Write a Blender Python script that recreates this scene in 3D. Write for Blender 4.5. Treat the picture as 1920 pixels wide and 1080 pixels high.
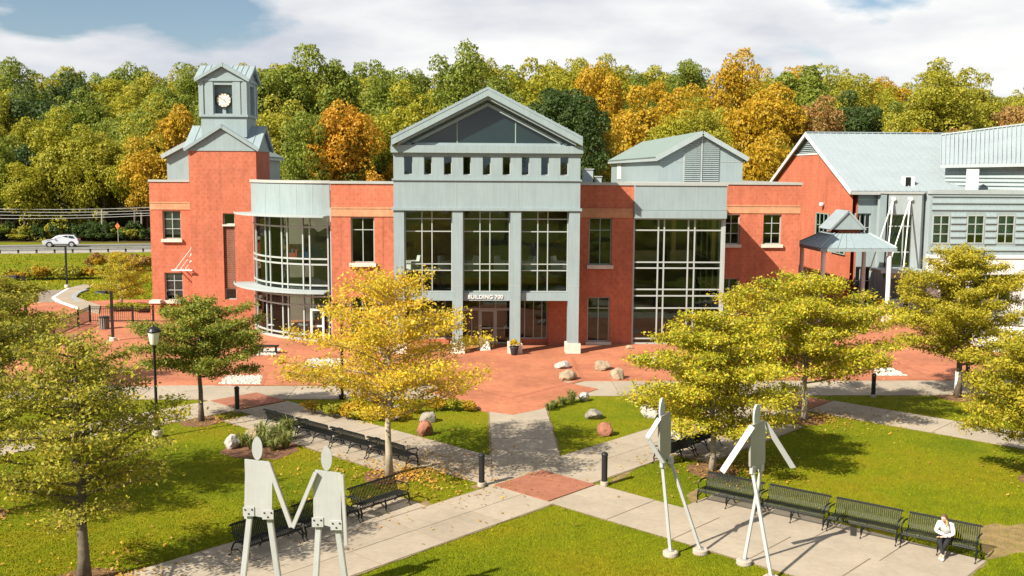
import bpy, bmesh, math, random
import numpy as np
from mathutils import Vector, Matrix, Quaternion

for o in list(bpy.data.objects):
    bpy.data.objects.remove(o, do_unlink=True)
scene = bpy.context.scene
COL = scene.collection
random.seed(7)
RAD = math.radians

# ------------------------------------------------------------------ camera
FPX, HY, CAM_H = 1900.0, 322.0, 10.5
PITCH = math.atan((540 - HY) / FPX)
ROLL, YAW = RAD(0.35), RAD(-2.0)
CR = Matrix.Rotation(YAW, 3, 'Z') @ Matrix.Rotation(math.pi / 2 - PITCH, 3, 'X') @ Matrix.Rotation(ROLL, 3, 'Z')
cam_d = bpy.data.cameras.new('camera')
cam = bpy.data.objects.new('camera', cam_d)
COL.objects.link(cam)
cam.matrix_world = Matrix.Translation((0, 0, CAM_H)) @ CR.to_4x4()
cam_d.sensor_width = 36.0
cam_d.lens = 36.0 * FPX / 1920.0
cam_d.clip_start, cam_d.clip_end = 0.1, 5000.0
scene.camera = cam

def ray(x, y):
    return CR @ Vector(((x - 960) / FPX, (540 - y) / FPX, -1))
def G(x, y, z=0.0):                      # photo pixel -> point on the level ground z
    d = ray(x, y); t = (z - CAM_H) / d.z
    return Vector((d.x * t, d.y * t, z))
def A(x, y, Y):                          # photo pixel -> point on the wall plane Y
    d = ray(x, y); t = Y / d.y
    return Vector((d.x * t, Y, CAM_H + d.z * t))

# ------------------------------------------------------------------ sun, sky
SUN_EL = RAD(39)
SUN_T = Vector((0.769, 0.640, 0)).normalized()          # horizontal travel of the light
sd = Vector((SUN_T.x * math.cos(SUN_EL), SUN_T.y * math.cos(SUN_EL), -math.sin(SUN_EL)))
sun_d = bpy.data.lights.new('sun', 'SUN')
sun_d.energy, sun_d.angle, sun_d.color = 5.0, RAD(0.5), (1.0, 0.93, 0.80)
sun = bpy.data.objects.new('sun', sun_d)
COL.objects.link(sun)
sun.location = (-60, -50, 70)
sun.rotation_euler = sd.to_track_quat('-Z', 'Y').to_euler()

world = bpy.data.worlds.new('World')
scene.world = world
world.use_nodes = True
wn, wl = world.node_tree.nodes, world.node_tree.links
wn.clear()
def N(t, **k):
    n = wn.new(t)
    for a, b in k.items(): setattr(n, a, b)
    return n
wo = N('ShaderNodeOutputWorld'); bg = N('ShaderNodeBackground')
sky = N('ShaderNodeTexSky', sky_type='NISHITA', sun_disc=False, sun_elevation=SUN_EL,
        sun_rotation=math.atan2(-SUN_T.x, -SUN_T.y), air_density=1.0, dust_density=0.6, ozone_density=1.6)
tc = N('ShaderNodeTexCoord')
mp = N('ShaderNodeMapping'); mp.inputs['Scale'].default_value = (1.0, 1.0, 3.4)
mp.inputs['Location'].default_value = (9.159, -16.563, -16.294)
wl.new(tc.outputs['Generated'], mp.inputs['Vector'])
n1 = N('ShaderNodeTexNoise'); n1.inputs['Scale'].default_value = 2.6; n1.inputs['Detail'].default_value = 9
n1.inputs['Roughness'].default_value = 0.52; n1.inputs['Distortion'].default_value = 0.25
wl.new(mp.outputs[0], n1.inputs['Vector'])
cov = N('ShaderNodeValToRGB')
cov.color_ramp.elements[0].position, cov.color_ramp.elements[1].position = 0.455, 0.52
wl.new(n1.outputs['Fac'], cov.inputs[0])
n2 = N('ShaderNodeTexNoise'); n2.inputs['Scale'].default_value = 5.0; n2.inputs['Detail'].default_value = 7
n2.inputs['Roughness'].default_value = 0.5
wl.new(mp.outputs[0], n2.inputs['Vector'])
cc = N('ShaderNodeValToRGB')
cc.color_ramp.elements[0].position, cc.color_ramp.elements[1].position = 0.36, 0.64
cc.color_ramp.elements[0].color = (6.0, 6.3, 7.0, 1)
cc.color_ramp.elements[1].color = (9.6, 9.6, 9.45, 1)
wl.new(n2.outputs['Fac'], cc.inputs[0])
mx = N('ShaderNodeMix', data_type='RGBA')
wl.new(cov.outputs[0], mx.inputs['Factor']); wl.new(sky.outputs[0], mx.inputs['A']); wl.new(cc.outputs[0], mx.inputs['B'])
wl.new(mx.outputs['Result'], bg.inputs['Color'])
bg.inputs['Strength'].default_value = 0.052
wl.new(bg.outputs[0], wo.inputs['Surface'])

scene.view_settings.view_transform = 'Standard'
scene.view_settings.look = 'None'
scene.view_settings.exposure = 1.03
scene.view_settings.gamma = 1.0
scene.view_settings.use_curve_mapping = False

# ------------------------------------------------------------------ object helpers
class MB:
    """collects faces; build() links them as one mesh object"""
    def __init__(s): s.v = []; s.f = []; s.m = []
    def face(s, pts, mi=0):
        b = len(s.v); s.v += [tuple(p) for p in pts]; s.f.append(tuple(range(b, b + len(pts)))); s.m.append(mi)
        return s
    def hexa(s, p, mi=0):            # 8 corners: bottom ring 0-3, top ring 4-7
        b = len(s.v); s.v += [tuple(q) for q in p]
        for f in ((3, 2, 1, 0), (4, 5, 6, 7), (0, 1, 5, 4), (1, 2, 6, 5), (2, 3, 7, 6), (3, 0, 4, 7)):
            s.f.append(tuple(b + i for i in f)); s.m.append(mi)
        return s
    def box(s, x0, x1, y0, y1, z0, z1, mi=0):
        return s.hexa([(x0, y0, z0), (x1, y0, z0), (x1, y1, z0), (x0, y1, z0), (x0, y0, z1), (x1, y0, z1), (x1, y1, z1), (x0, y1, z1)], mi)
    def fbox(s, fr, a0, a1, z0, z1, t0, t1, mi=0):     # box in a wall frame: along, height, depth inward
        P = lambda a, t, z: (fr[0] + fr[2] * a - fr[3] * t, fr[1] + fr[3] * a + fr[2] * t, z)
        return s.hexa([P(a0, t0, z0), P(a1, t0, z0), P(a1, t1, z0), P(a0, t1, z0), P(a0, t0, z1), P(a1, t0, z1), P(a1, t1, z1), P(a0, t1, z1)], mi)
    def prism(s, poly, z0, z1, mi=0, zf=None):          # vertical prism over an xy polygon
        n = len(poly); b = len(s.v)
        s.v += [(p[0], p[1], z0) for p in poly] + [(p[0], p[1], z1) for p in poly]
        s.f.append(tuple(b + i for i in range(n - 1, -1, -1))); s.f.append(tuple(b + n + i for i in range(n))); s.m += [mi, mi]
        for i in range(n):
            j = (i + 1) % n
            s.f.append((b + i, b + j, b + n + j, b + n + i)); s.m.append(mi)
        return s
    def xprism(s, poly, y0, y1, mi=0):                   # prism over an xz polygon, from y0 to y1
        n = len(poly); b = len(s.v)
        s.v += [(p[0], y0, p[1]) for p in poly] + [(p[0], y1, p[1]) for p in poly]
        s.f.append(tuple(b + i for i in range(n))); s.f.append(tuple(b + n + i for i in range(n - 1, -1, -1))); s.m += [mi, mi]
        for i in range(n):
            j = (i + 1) % n
            s.f.append((b + j, b + i, b + n + i, b + n + j)); s.m.append(mi)
        return s
    def slabq(s, q, th, mi=0):                           # quad given thickness along its normal (downwards)
        q = [Vector(p) for p in q]
        n = (q[1] - q[0]).cross(q[3] - q[0]).normalized()
        if n.z < 0: n = -n
        return s.hexa([p - n * th for p in q] + q, mi)
    def tube(s, pts, rad, sides=8, mi=0, cap=True):
        pts = [Vector(p) for p in pts]
        if not hasattr(rad, '__len__'): rad = [rad] * len(pts)
        b = len(s.v); k = len(pts)
        for i, p in enumerate(pts):
            d = (pts[min(i + 1, k - 1)] - pts[max(i - 1, 0)])
            d = d.normalized() if d.length > 1e-9 else Vector((0, 0, 1))
            a = d.orthogonal().normalized() if abs(d.z) < .9 else Vector((1, 0, 0)).cross(d).normalized()
            c = d.cross(a).normalized()
            for j in range(sides):
                t = 2 * math.pi * j / sides
                s.v.append(tuple(p + (a * math.cos(t) + c * math.sin(t)) * rad[i]))
        for i in range(k - 1):
            for j in range(sides):
                j2 = (j + 1) % sides
                s.f.append((b + i * sides + j, b + i * sides + j2, b + (i + 1) * sides + j2, b + (i + 1) * sides + j)); s.m.append(mi)
        if cap:
            s.f.append(tuple(b + j for j in range(sides - 1, -1, -1))); s.f.append(tuple(b + (k - 1) * sides + j for j in range(sides))); s.m += [mi, mi]
        return s
    def lathe(s, prof, c=(0, 0, 0), sides=16, mi=0):      # prof: (r, z)
        return s.tube([(c[0], c[1], c[2] + z) for r, z in prof], [max(r, 1e-4) for r, z in prof], sides, mi)
    def bar(s, p, q, w, t, side, mi=0):                   # rectangular bar from p to q; w along side, t across
        p, q, side = Vector(p), Vector(q), Vector(side)
        d = (q - p).normalized(); side = (side - d * side.dot(d)).normalized(); c = d.cross(side)
        a, e = side * w / 2, c * t / 2
        return s.hexa([p - a - e, p + a - e, p + a + e, p - a + e, q - a - e, q + a - e, q + a + e, q - a + e], mi)
    def mesh(s, name, mats, smooth=False):
        me = bpy.data.meshes.new(name)
        me.from_pydata(s.v, [], s.f)
        for m in (mats if isinstance(mats, (list, tuple)) else [mats]): me.materials.append(m)
        if any(s.m): me.polygons.foreach_set('material_index', s.m)
        if smooth: me.polygons.foreach_set('use_smooth', [True] * len(me.polygons))
        me.update()
        return me
    def build(s, name, mats, parent=None, smooth=False, fix=True):
        me = s.mesh(name, mats, smooth)
        if fix:
            bm = bmesh.new(); bm.from_mesh(me); bmesh.ops.recalc_face_normals(bm, faces=bm.faces); bm.to_mesh(me); bm.free()
        return link(name, me, parent)

def link(name, data, parent=None, world=True):
    o = bpy.data.objects.new(name, data); COL.objects.link(o)
    if parent is not None:
        o.parent = parent
        if world: o.matrix_parent_inverse = PINV.get(parent.name, Matrix.Identity(4))
        if world and parent.name in PINV: PINV[o.name] = Matrix.Identity(4)
    return o
PINV = {}
def tag(o, label=None, cat=None, group=None, kind=None):
    if label: o['label'] = label
    if cat: o['category'] = cat
    if group: o['group'] = group
    if kind: o['kind'] = kind
    return o
def thing(name, label, cat, loc=(0, 0, 0), rotz=0.0, group=None, world=False):
    """Empty at a thing's base. world=True: the parts are given in world coordinates"""
    o = bpy.data.objects.new(name, None); COL.objects.link(o)
    o.empty_display_size = 0.3
    o.location = loc; o.rotation_euler = (0, 0, rotz)
    tag(o, label, cat, group)
    if world: PINV[o.name] = Matrix.Translation(Vector(loc)).inverted()
    return o
def structure(o): o['kind'] = 'structure'; return o
def stuff(o): o['kind'] = 'stuff'; return o
def kids(o): return [c for c in KIDS.get(o.name, [])]
KIDS = {}
def dup(root, loc, rotz, label=None, group=None, scale=None):
    r = root.copy(); COL.objects.link(r); r.location = loc; r.rotation_euler = (0, 0, rotz)
    if scale: r.scale = scale
    if label: r['label'] = label
    if group: r['group'] = group
    for ch in root.children:
        c = ch.copy(); COL.objects.link(c); c.parent = r
        for g in ch.children:
            d = g.copy(); COL.objects.link(d); d.parent = c
    return r

# ------------------------------------------------------------------ materials
def newmat(name):
    m = bpy.data.materials.new(name); m.use_nodes = True
    nt = m.node_tree; p = nt.nodes['Principled BSDF']
    return m, nt, p
def nd(nt, t, **k):
    n = nt.nodes.new(t)
    for a, b in k.items(): setattr(n, a, b)
    return n
def c4(c, f=1.0): return (min(c[0] * f, 1), min(c[1] * f, 1), min(c[2] * f, 1), 1)
def noise(nt, scale, detail=4, rough=.55, vec=None):
    n = nd(nt, 'ShaderNodeTexNoise'); n.inputs['Scale'].default_value = scale
    n.inputs['Detail'].default_value = detail; n.inputs['Roughness'].default_value = rough
    if vec is None:
        g = nd(nt, 'ShaderNodeNewGeometry'); vec = g.outputs['Position']
    nt.links.new(vec, n.inputs['Vector'])
    return n
def ramp(nt, src, stops):
    r = nd(nt, 'ShaderNodeValToRGB'); e = r.color_ramp.elements
    e[0].position, e[0].color = stops[0][0], c4(stops[0][1]); e[1].position, e[1].color = stops[-1][0], c4(stops[-1][1])
    for p, c in stops[1:-1]:
        x = e.new(p); x.color = c4(c)
    nt.links.new(src, r.inputs[0])
    return r
def mixc(nt, fac, a, b, mode='MIX'):
    m = nd(nt, 'ShaderNodeMix', data_type='RGBA', blend_type=mode)
    for s, v in (('Factor', fac), ('A', a), ('B', b)):
        if hasattr(v, 'is_linked') or isinstance(v, bpy.types.NodeSocket): nt.links.new(v, m.inputs[s])
        else: m.inputs[s].default_value = v
    return m.outputs['Result']
def bumpn(nt, p, src, strength=.3, dist=.02):
    b = nd(nt, 'ShaderNodeBump'); b.inputs['Strength'].default_value = strength; b.inputs['Distance'].default_value = dist
    nt.links.new(src, b.inputs['Height']); nt.links.new(b.outputs[0], p.inputs['Normal'])
def pmat(name, c, rough=.6, metal=0.0, var=.12, scale=1.5, bump=0.0, bscale=30, spec=.4):
    m, nt, p = newmat(name)
    n = noise(nt, scale, 6)
    r = ramp(nt, n.outputs['Fac'], [(.3, [x * (1 - var) for x in c]), (.7, [x * (1 + var) for x in c])])
    nt.links.new(r.outputs[0], p.inputs['Base Color'])
    p.inputs['Roughness'].default_value = rough; p.inputs['Metallic'].default_value = metal
    p.inputs['Specular IOR Level'].default_value = spec
    if bump:
        bumpn(nt, p, noise(nt, bscale, 4).outputs['Fac'], bump)
    return m
def brickmat(name, c1, c2, mortar, bw, bh, ms, flat=False, rough=.85, patch=.25, offset=.5, dots=False):
    m, nt, p = newmat(name)
    g = nd(nt, 'ShaderNodeNewGeometry'); sx = nd(nt, 'ShaderNodeSeparateXYZ'); nt.links.new(g.outputs['Position'], sx.inputs[0])
    cb = nd(nt, 'ShaderNodeCombineXYZ')
    if flat:
        nt.links.new(sx.outputs['X'], cb.inputs['X']); nt.links.new(sx.outputs['Y'], cb.inputs['Y'])
    else:
        ad = nd(nt, 'ShaderNodeMath', operation='ADD'); nt.links.new(sx.outputs['X'], ad.inputs[0]); nt.links.new(sx.outputs['Y'], ad.inputs[1])
        nt.links.new(ad.outputs[0], cb.inputs['X']); nt.links.new(sx.outputs['Z'], cb.inputs['Y'])
    b = nd(nt, 'ShaderNodeTexBrick'); b.offset = offset
    nt.links.new(cb.outputs[0], b.inputs['Vector'])
    for k, v in (('Color1', c4(c1)), ('Color2', c4(c2)), ('Mortar', c4(mortar)), ('Scale', 1.0), ('Brick Width', bw), ('Row Height', bh), ('Mortar Size', ms), ('Bias', -.1)):
        b.inputs[k].default_value = v
    n = noise(nt, .35, 5, .6); r = ramp(nt, n.outputs['Fac'], [(.3, (1 - patch,) * 3), (.72, (1, 1, 1))])
    n2 = noise(nt, 2.8, 5, .7); r2 = ramp(nt, n2.outputs['Fac'], [(.3, (.84, .82, .8)), (.65, (1, 1, 1))])
    col = mixc(nt, 1.0, mixc(nt, 1.0, b.outputs['Color'], r.outputs[0], 'MULTIPLY'), r2.outputs[0], 'MULTIPLY')
    if not flat:                   # rain streaks
        ms_ = nd(nt, 'ShaderNodeMapping'); ms_.inputs['Scale'].default_value = (1.6, 1.6, .14); nt.links.new(g.outputs['Position'], ms_.inputs[0])
        sk = noise(nt, 1.6, 6, .65, ms_.outputs[0]); rk = ramp(nt, sk.outputs['Fac'], [(.32, (.84, .82, .80)), (.58, (1, 1, 1))])
        col = mixc(nt, 1.0, col, rk.outputs[0], 'MULTIPLY')
    if dots:                       # every few courses a darker header brick
        sp = nd(nt, 'ShaderNodeSeparateXYZ'); nt.links.new(cb.outputs[0], sp.inputs[0])
        sn = []
        for ax_, per in (('X', .42), ('Y', .56)):
            m1 = nd(nt, 'ShaderNodeMath', operation='MULTIPLY'); m1.inputs[1].default_value = 2 * math.pi / per; nt.links.new(sp.outputs[ax_], m1.inputs[0])
            s1 = nd(nt, 'ShaderNodeMath', operation='SINE'); nt.links.new(m1.outputs[0], s1.inputs[0]); sn.append(s1)
        pr = nd(nt, 'ShaderNodeMath', operation='MULTIPLY'); nt.links.new(sn[0].outputs[0], pr.inputs[0]); nt.links.new(sn[1].outputs[0], pr.inputs[1])
        rd_ = ramp(nt, pr.outputs[0], [(.70, (1, 1, 1)), (.85, (.82, .79, .78))])
        col = mixc(nt, 1.0, col, rd_.outputs[0], 'MULTIPLY')
    nt.links.new(col, p.inputs['Base Color'])
    p.inputs['Roughness'].default_value = rough; p.inputs['Specular IOR Level'].default_value = .25
    iv = nd(nt, 'ShaderNodeMath', operation='SUBTRACT'); iv.inputs[0].default_value = 1; nt.links.new(b.outputs['Fac'], iv.inputs[1])
    bumpn(nt, p, iv.outputs[0], .35, .01)
    return m

M = {}
M['brick'] = brickmat('red_brick', (.62, .145, .07), (.53, .115, .055), (.52, .26, .17), .203, .068, .009, dots=True)
M['brick_soldier'] = brickmat('tan_brick', (.66, .31, .16), (.60, .27, .14), (.60, .36, .22), .07, .21, .009)
M['brick_dark'] = brickmat('brown_brick', (.24, .085, .05), (.17, .06, .04), (.30, .17, .12), .203, .136, .02)
M['paver'] = brickmat('clay_pavers', (.55, .20, .10), (.46, .155, .08), (.38, .17, .11), .2, .1, .006, flat=True, patch=.40)
M['paver_dark'] = brickmat('brown_pavers', (.38, .15, .085), (.32, .12, .07), (.27, .13, .09), .2, .1, .006, flat=True)
M['stone'] = pmat('cast_stone', (.58, .50, .42), .8, bump=.1)
def panelmat(name, c, rough=.5, metal=0.0, var=.05):
    m, nt, p = newmat(name)
    n = noise(nt, .8, 6, .6)
    mp_ = nd(nt, 'ShaderNodeMapping'); mp_.inputs['Scale'].default_value = (3, 3, .25)
    g = nd(nt, 'ShaderNodeNewGeometry'); nt.links.new(g.outputs['Position'], mp_.inputs[0])
    st = noise(nt, 2.5, 6, .6, mp_.outputs[0])
    a = ramp(nt, n.outputs['Fac'], [(.3, [x * (1 - var) for x in c]), (.7, [x * (1 + var) for x in c])])
    b = ramp(nt, st.outputs['Fac'], [(.3, (.88, .88, .87)), (.6, (1, 1, 1))])
    nt.links.new(mixc(nt, 1.0, a.outputs[0], b.outputs[0], 'MULTIPLY'), p.inputs['Base Color'])
    p.inputs['Roughness'].default_value = rough; p.inputs['Metallic'].default_value = metal
    return m
M['panel'] = panelmat('grey_green_panel', (.245, .303, .315))
M['panel_light'] = panelmat('pale_grey_panel', (.315, .36, .365))
M['roof_metal'] = panelmat('standing_seam_metal', (.255, .315, .335), .45, .1)
M['roof_pale'] = panelmat('pale_roof_metal', (.285, .33, .35), .5, .05)
M['slate_roof'] = panelmat('grey_green_shingle', (.17, .22, .20), .8)
M['frame'] = pmat('window_frame_aluminium', (.36, .385, .37), .45, .15, .05)
M['frame_green'] = pmat('green_grey_frame', (.22, .30, .26), .5, 0, .05)
M['white_paint'] = pmat('white_paint', (.60, .60, .585), .5, 0, .04)
M['coping'] = pmat('metal_coping', (.38, .39, .37), .5, .2, .06)
M['black_metal'] = pmat('black_powder_coat', (.012, .012, .013), .45, .2, .2)
M['concrete'] = None
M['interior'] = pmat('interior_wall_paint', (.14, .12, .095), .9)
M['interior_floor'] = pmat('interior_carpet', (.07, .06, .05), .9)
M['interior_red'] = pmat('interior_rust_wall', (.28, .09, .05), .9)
M['ochre'] = pmat('ochre_interior_column', (.55, .36, .13), .7)

def concrete(name, c, var=.10):
    m, nt, p = newmat(name)
    n = noise(nt, .6, 8, .65); n2 = noise(nt, 5, 6, .7)
    oi = nd(nt, 'ShaderNodeObjectInfo')
    a = ramp(nt, n.outputs['Fac'], [(.28, [x * (1 - var * 1.6) for x in c]), (.7, [x * (1 + var) for x in c])])
    b = ramp(nt, n2.outputs['Fac'], [(.3, (.86, .85, .83)), (.62, (1, 1, 1))])
    o_ = ramp(nt, oi.outputs['Random'], [(0, (.88, .87, .86)), (1, (1.0, 1.0, 1.0))])
    col = mixc(nt, 1.0, mixc(nt, 1.0, a.outputs[0], b.outputs[0], 'MULTIPLY'), o_.outputs[0], 'MULTIPLY')
    nt.links.new(col, p.inputs['Base Color']); p.inputs['Roughness'].default_value = .85
    p.inputs['Specular IOR Level'].default_value = .3
    bumpn(nt, p, noise(nt, 60, 4).outputs['Fac'], .15, .01)
    return m
M['concrete'] = concrete('pavement_concrete', (.355, .30, .23))
M['joint'] = pmat('joint_soil', (.19, .135, .085), .95)

def glassmat(name, tint, refl=.10, gcol=(.8, .9, .88)):
    m, nt, p = newmat(name)
    nt.nodes.remove(p)
    out = nt.nodes['Material Output']
    tr = nd(nt, 'ShaderNodeBsdfTransparent'); tr.inputs[0].default_value = c4(tint)
    gl = nd(nt, 'ShaderNodeBsdfGlossy'); gl.inputs['Roughness'].default_value = .015; gl.inputs[0].default_value = c4(gcol)
    fr = nd(nt, 'ShaderNodeFresnel'); fr.inputs[0].default_value = 1.45
    mr = nd(nt, 'ShaderNodeMath', operation='ADD'); mr.inputs[1].default_value = refl; nt.links.new(fr.outputs[0], mr.inputs[0])
    n = noise(nt, .9, 3); b = nd(nt, 'ShaderNodeBump'); b.inputs['Strength'].default_value = .04; b.inputs['Distance'].default_value = .05
    nt.links.new(n.outputs['Fac'], b.inputs['Height']); nt.links.new(b.outputs[0], gl.inputs['Normal'])
    mxs = nd(nt, 'ShaderNodeMixShader')
    nt.links.new(mr.outputs[0], mxs.inputs[0]); nt.links.new(tr.outputs[0], mxs.inputs[1]); nt.links.new(gl.outputs[0], mxs.inputs[2])
    nt.links.new(mxs.outputs[0], out.inputs['Surface'])
    return m
M['glass'] = glassmat('window_glass', (.80, .86, .83), .012)
M['glass_dark'] = glassmat('tinted_glass', (.32, .42, .42), .06, (.6, .75, .8))
M['glass_teal'] = glassmat('teal_glass', (.74, .88, .86), .04)
# ================================================================== the ground
UC = Vector((2.305, 33.07, 0))
SQ = math.sqrt(.5)
def UV(u, v):                 # the plaza lattice: u runs north-east, v south-east
    return (UC.x + (u + v) * SQ, UC.y + (u - v) * SQ)
def toUV(x, y):
    a, b = x - UC.x, y - UC.y
    return (a + b) * SQ, (a - b) * SQ

def hill(x, y):
    t = max(0.0, y - 152)
    z = 26 * (1 - math.exp(-(t / 75.0) ** 1.3))
    z *= 1 + .10 * math.sin(x * .021 + 1.0) + .05 * math.sin(x * .05)
    return z

m, nt, p = newmat('grass_ground')
g = nd(nt, 'ShaderNodeNewGeometry'); sx = nd(nt, 'ShaderNodeSeparateXYZ'); nt.links.new(g.outputs['Position'], sx.inputs[0])
na = noise(nt, .22, 6, .6); nb = noise(nt, 2.2, 6, .7); nc = noise(nt, 30, 4, .7)
ra = ramp(nt, na.outputs['Fac'], [(.30, (.11, .14, .004)), (.5, (.165, .178, .005)), (.74, (.25, .195, .010))])
rb = ramp(nt, nb.outputs['Fac'], [(.28, (.62, .66, .55)), (.5, (.95, .95, .95)), (.75, (1.0, .93, .85))])
rc = ramp(nt, nc.outputs['Fac'], [(.3, (.72, .76, .68)), (.65, (1, 1, 1))])
gr = mixc(nt, 1.0, mixc(nt, 1.0, ra.outputs[0], rb.outputs[0], 'MULTIPLY'), rc.outputs[0], 'MULTIPLY')
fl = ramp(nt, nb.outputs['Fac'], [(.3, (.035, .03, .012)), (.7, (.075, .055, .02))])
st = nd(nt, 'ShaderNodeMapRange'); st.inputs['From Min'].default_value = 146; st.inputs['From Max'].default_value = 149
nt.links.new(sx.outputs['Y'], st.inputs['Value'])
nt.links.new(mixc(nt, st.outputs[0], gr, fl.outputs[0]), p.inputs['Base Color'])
p.inputs['Roughness'].default_value = .95; p.inputs['Specular IOR Level'].default_value = .1
bumpn(nt, p, nc.outputs['Fac'], .6, .03)
M['grass'] = m

mb = MB()
xs = [-900, -400, -200, -140, -100, -70, -45, -20, 0, 20, 45, 70, 100, 140, 200, 400, 900]
ys = [-150, -60, 0, 60, 110, 152, 160, 168, 178, 190, 205, 222, 240, 265, 300, 400, 700, 1500]
for y in ys:
    for x in xs: mb.v.append((x, y, hill(x, y)))
nx = len(xs)
for j in range(len(ys) - 1):
    for i in range(nx - 1):
        mb.f.append((j * nx + i, j * nx + i + 1, (j + 1) * nx + i + 1, (j + 1) * nx + i)); mb.m.append(0)
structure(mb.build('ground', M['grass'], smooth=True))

KEEP_OUT = []                 # polygons without grass blades
def slab_path(name, corner, n, m, z, gap=.012):
    """corner(s,t) with s,t in 0..1 -> xy; n x m slabs"""
    cs = [Vector(corner(*c_)) for c_ in ((0, 0), (1, 0), (1, 1), (0, 1))]; cen = sum(cs, Vector((0, 0))) / 4; rag = []
    for i in range(4):                       # ragged earthy rim where the turf stops short of the slabs
        a_, b_ = cs[i], cs[(i + 1) % 4]; k_ = max(2, int((b_ - a_).length / .35)); e_ = (b_ - a_).normalized(); n_ = Vector((e_.y, -e_.x))
        if n_.dot(a_ - cen) < 0: n_ = -n_
        rag += [a_.lerp(b_, f_ / k_) + n_ * random.uniform(.01, .085) for f_ in range(k_)]
    base = MB().prism(rag, -.05, z - .012).build(name, M['joint'])
    structure(base)
    KEEP_OUT.append([corner(0, 0), corner(1, 0), corner(1, 1), corner(0, 1)])
    for i in range(n):
        for j in range(m):
            q = [Vector(corner(a / n, b / m)) for a, b in ((i, j), (i + 1, j), (i + 1, j + 1), (i, j + 1))]
            c = sum(q, Vector((0, 0))) / 4
            q = [c + (p_ - c) * (1 - gap * 2 / max((p_ - c).length, .3)) for p_ in q]
            dz = random.uniform(-.002, .002)
            MB().prism(q, -.02, z + dz).build('slab', M['concrete'], base)
    return base
def strip(axis, lo, hi, a, b):
    if axis == 'A': return lambda s, t: UV(lo + (hi - lo) * t, a + (b - a) * s)       # runs along v
    return lambda s, t: UV(a + (b - a) * s, lo + (hi - lo) * t)                        # runs along u
W = 1.25
slab_path('walkway', lambda s, t: (-34 + 39 * s, 46.2 + 2.9 * t), 17, 1, .020)
slab_path('walkway', lambda s, t: (4.4 + 24 * s, 46.8 + 3.4 * t), 10, 1, .020)
slab_path('footpath', strip('A', -1.25, 1.30, 1.2, 13.1), 5, 2, .026)
slab_path('footpath', strip('A', 1.30, 3.35, 4.6, 13.1), 4, 1, .026)                  # bench pad
slab_path('footpath', strip('A', -1.35, 1.25, -16.7, -1.2), 7, 2, .026)
slab_path('footpath', strip('A', -2.75, -1.35, -15.6, -4.6), 5, 1, .026)
slab_path('footpath', strip('A', -1.25, 1.25, -32, -19.2), 5, 1, .026)
slab_path('footpath', strip('B', -1.25, 1.45, -20, -1.2), 8, 2, .032)
slab_path('footpath', strip('B', -2.9, -1.25, -13.5, -4.2), 4, 1, .032)
slab_path('footpath', strip('B', -1.9, 1.0, 1.2, 16.4), 6, 2, .032)
slab_path('footpath', strip('B', 1.0, 2.5, 6.2, 13.5), 3, 1, .032)
slab_path('footpath', strip('B', -19.25, -16.75, -26, -1.2), 8, 1, .032)
slab_path('footpath', strip('A', 16.3, 19.0, 1.2, 26), 9, 1, .026)
slab_path('footpath', lambda s, t: (.55 + 2.55 * t, 33.6 + 10.8 * s), 4, 1, .038)

def sheet(name, poly, z, mat, keep=True):
    if keep: KEEP_OUT.append(poly)
    return structure(MB().prism(poly, -.04, z).build(name, mat))
PLAZA = [(-36, 80), (-36, 58), (-26, 49.1), (-.9, 49.3), (-2.5, 48.0), (.3, 43.7), (1.54, 42.95), (2.8, 43.95), (5.9, 48.2), (4.1, 50.1), (24.7, 50.3), (31, 54), (44, 60), (44, 90), (0, 90)]
sheet('brick_plaza', PLAZA, .044, M['paver'])
for c in ((0, 0), (0, -18), (17.55, 0)):
    w = 1.2
    poly = [UV(c[0] - w, c[1] - w), UV(c[0] - w, c[1] + w), UV(c[0] + w, c[1] + w), UV(c[0] + w, c[1] - w)]
    sheet('brick_diamond', poly, .050, M['paver_dark'])
# thin darker paver bands that divide the plaza into panels
M['paver_band'] = brickmat('band_pavers', (.44, .15, .075), (.37, .12, .06), (.30, .13, .09), .1, .2, .006, flat=True)
def band(x0, y0, x1, y1, w, z):
    d = Vector((x1 - x0, y1 - y0)).normalized() * w / 2; n_ = Vector((-d.y, d.x))
    a_, b_ = Vector((x0, y0)), Vector((x1, y1))
    structure(MB().prism([a_ - n_, b_ - n_, b_ + n_, a_ + n_], .02, z).build('paver_band', M['paver_band']))
for y_ in (50.45, 54.3): band(-30, y_, -2.2, y_, .24, .0475); band(5.4, y_, 26.0, y_, .24, .0475)
for x_ in (-20, -14, -8, -2.2, 5.4, 11.5, 17.5, 23.5): band(x_, 50.45, x_, 56.6, .24, .0465)
band(-2.2, 50.3, 1.6, 46.2, .24, .0470); band(5.4, 50.3, 1.6, 46.2, .24, .0472)
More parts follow.
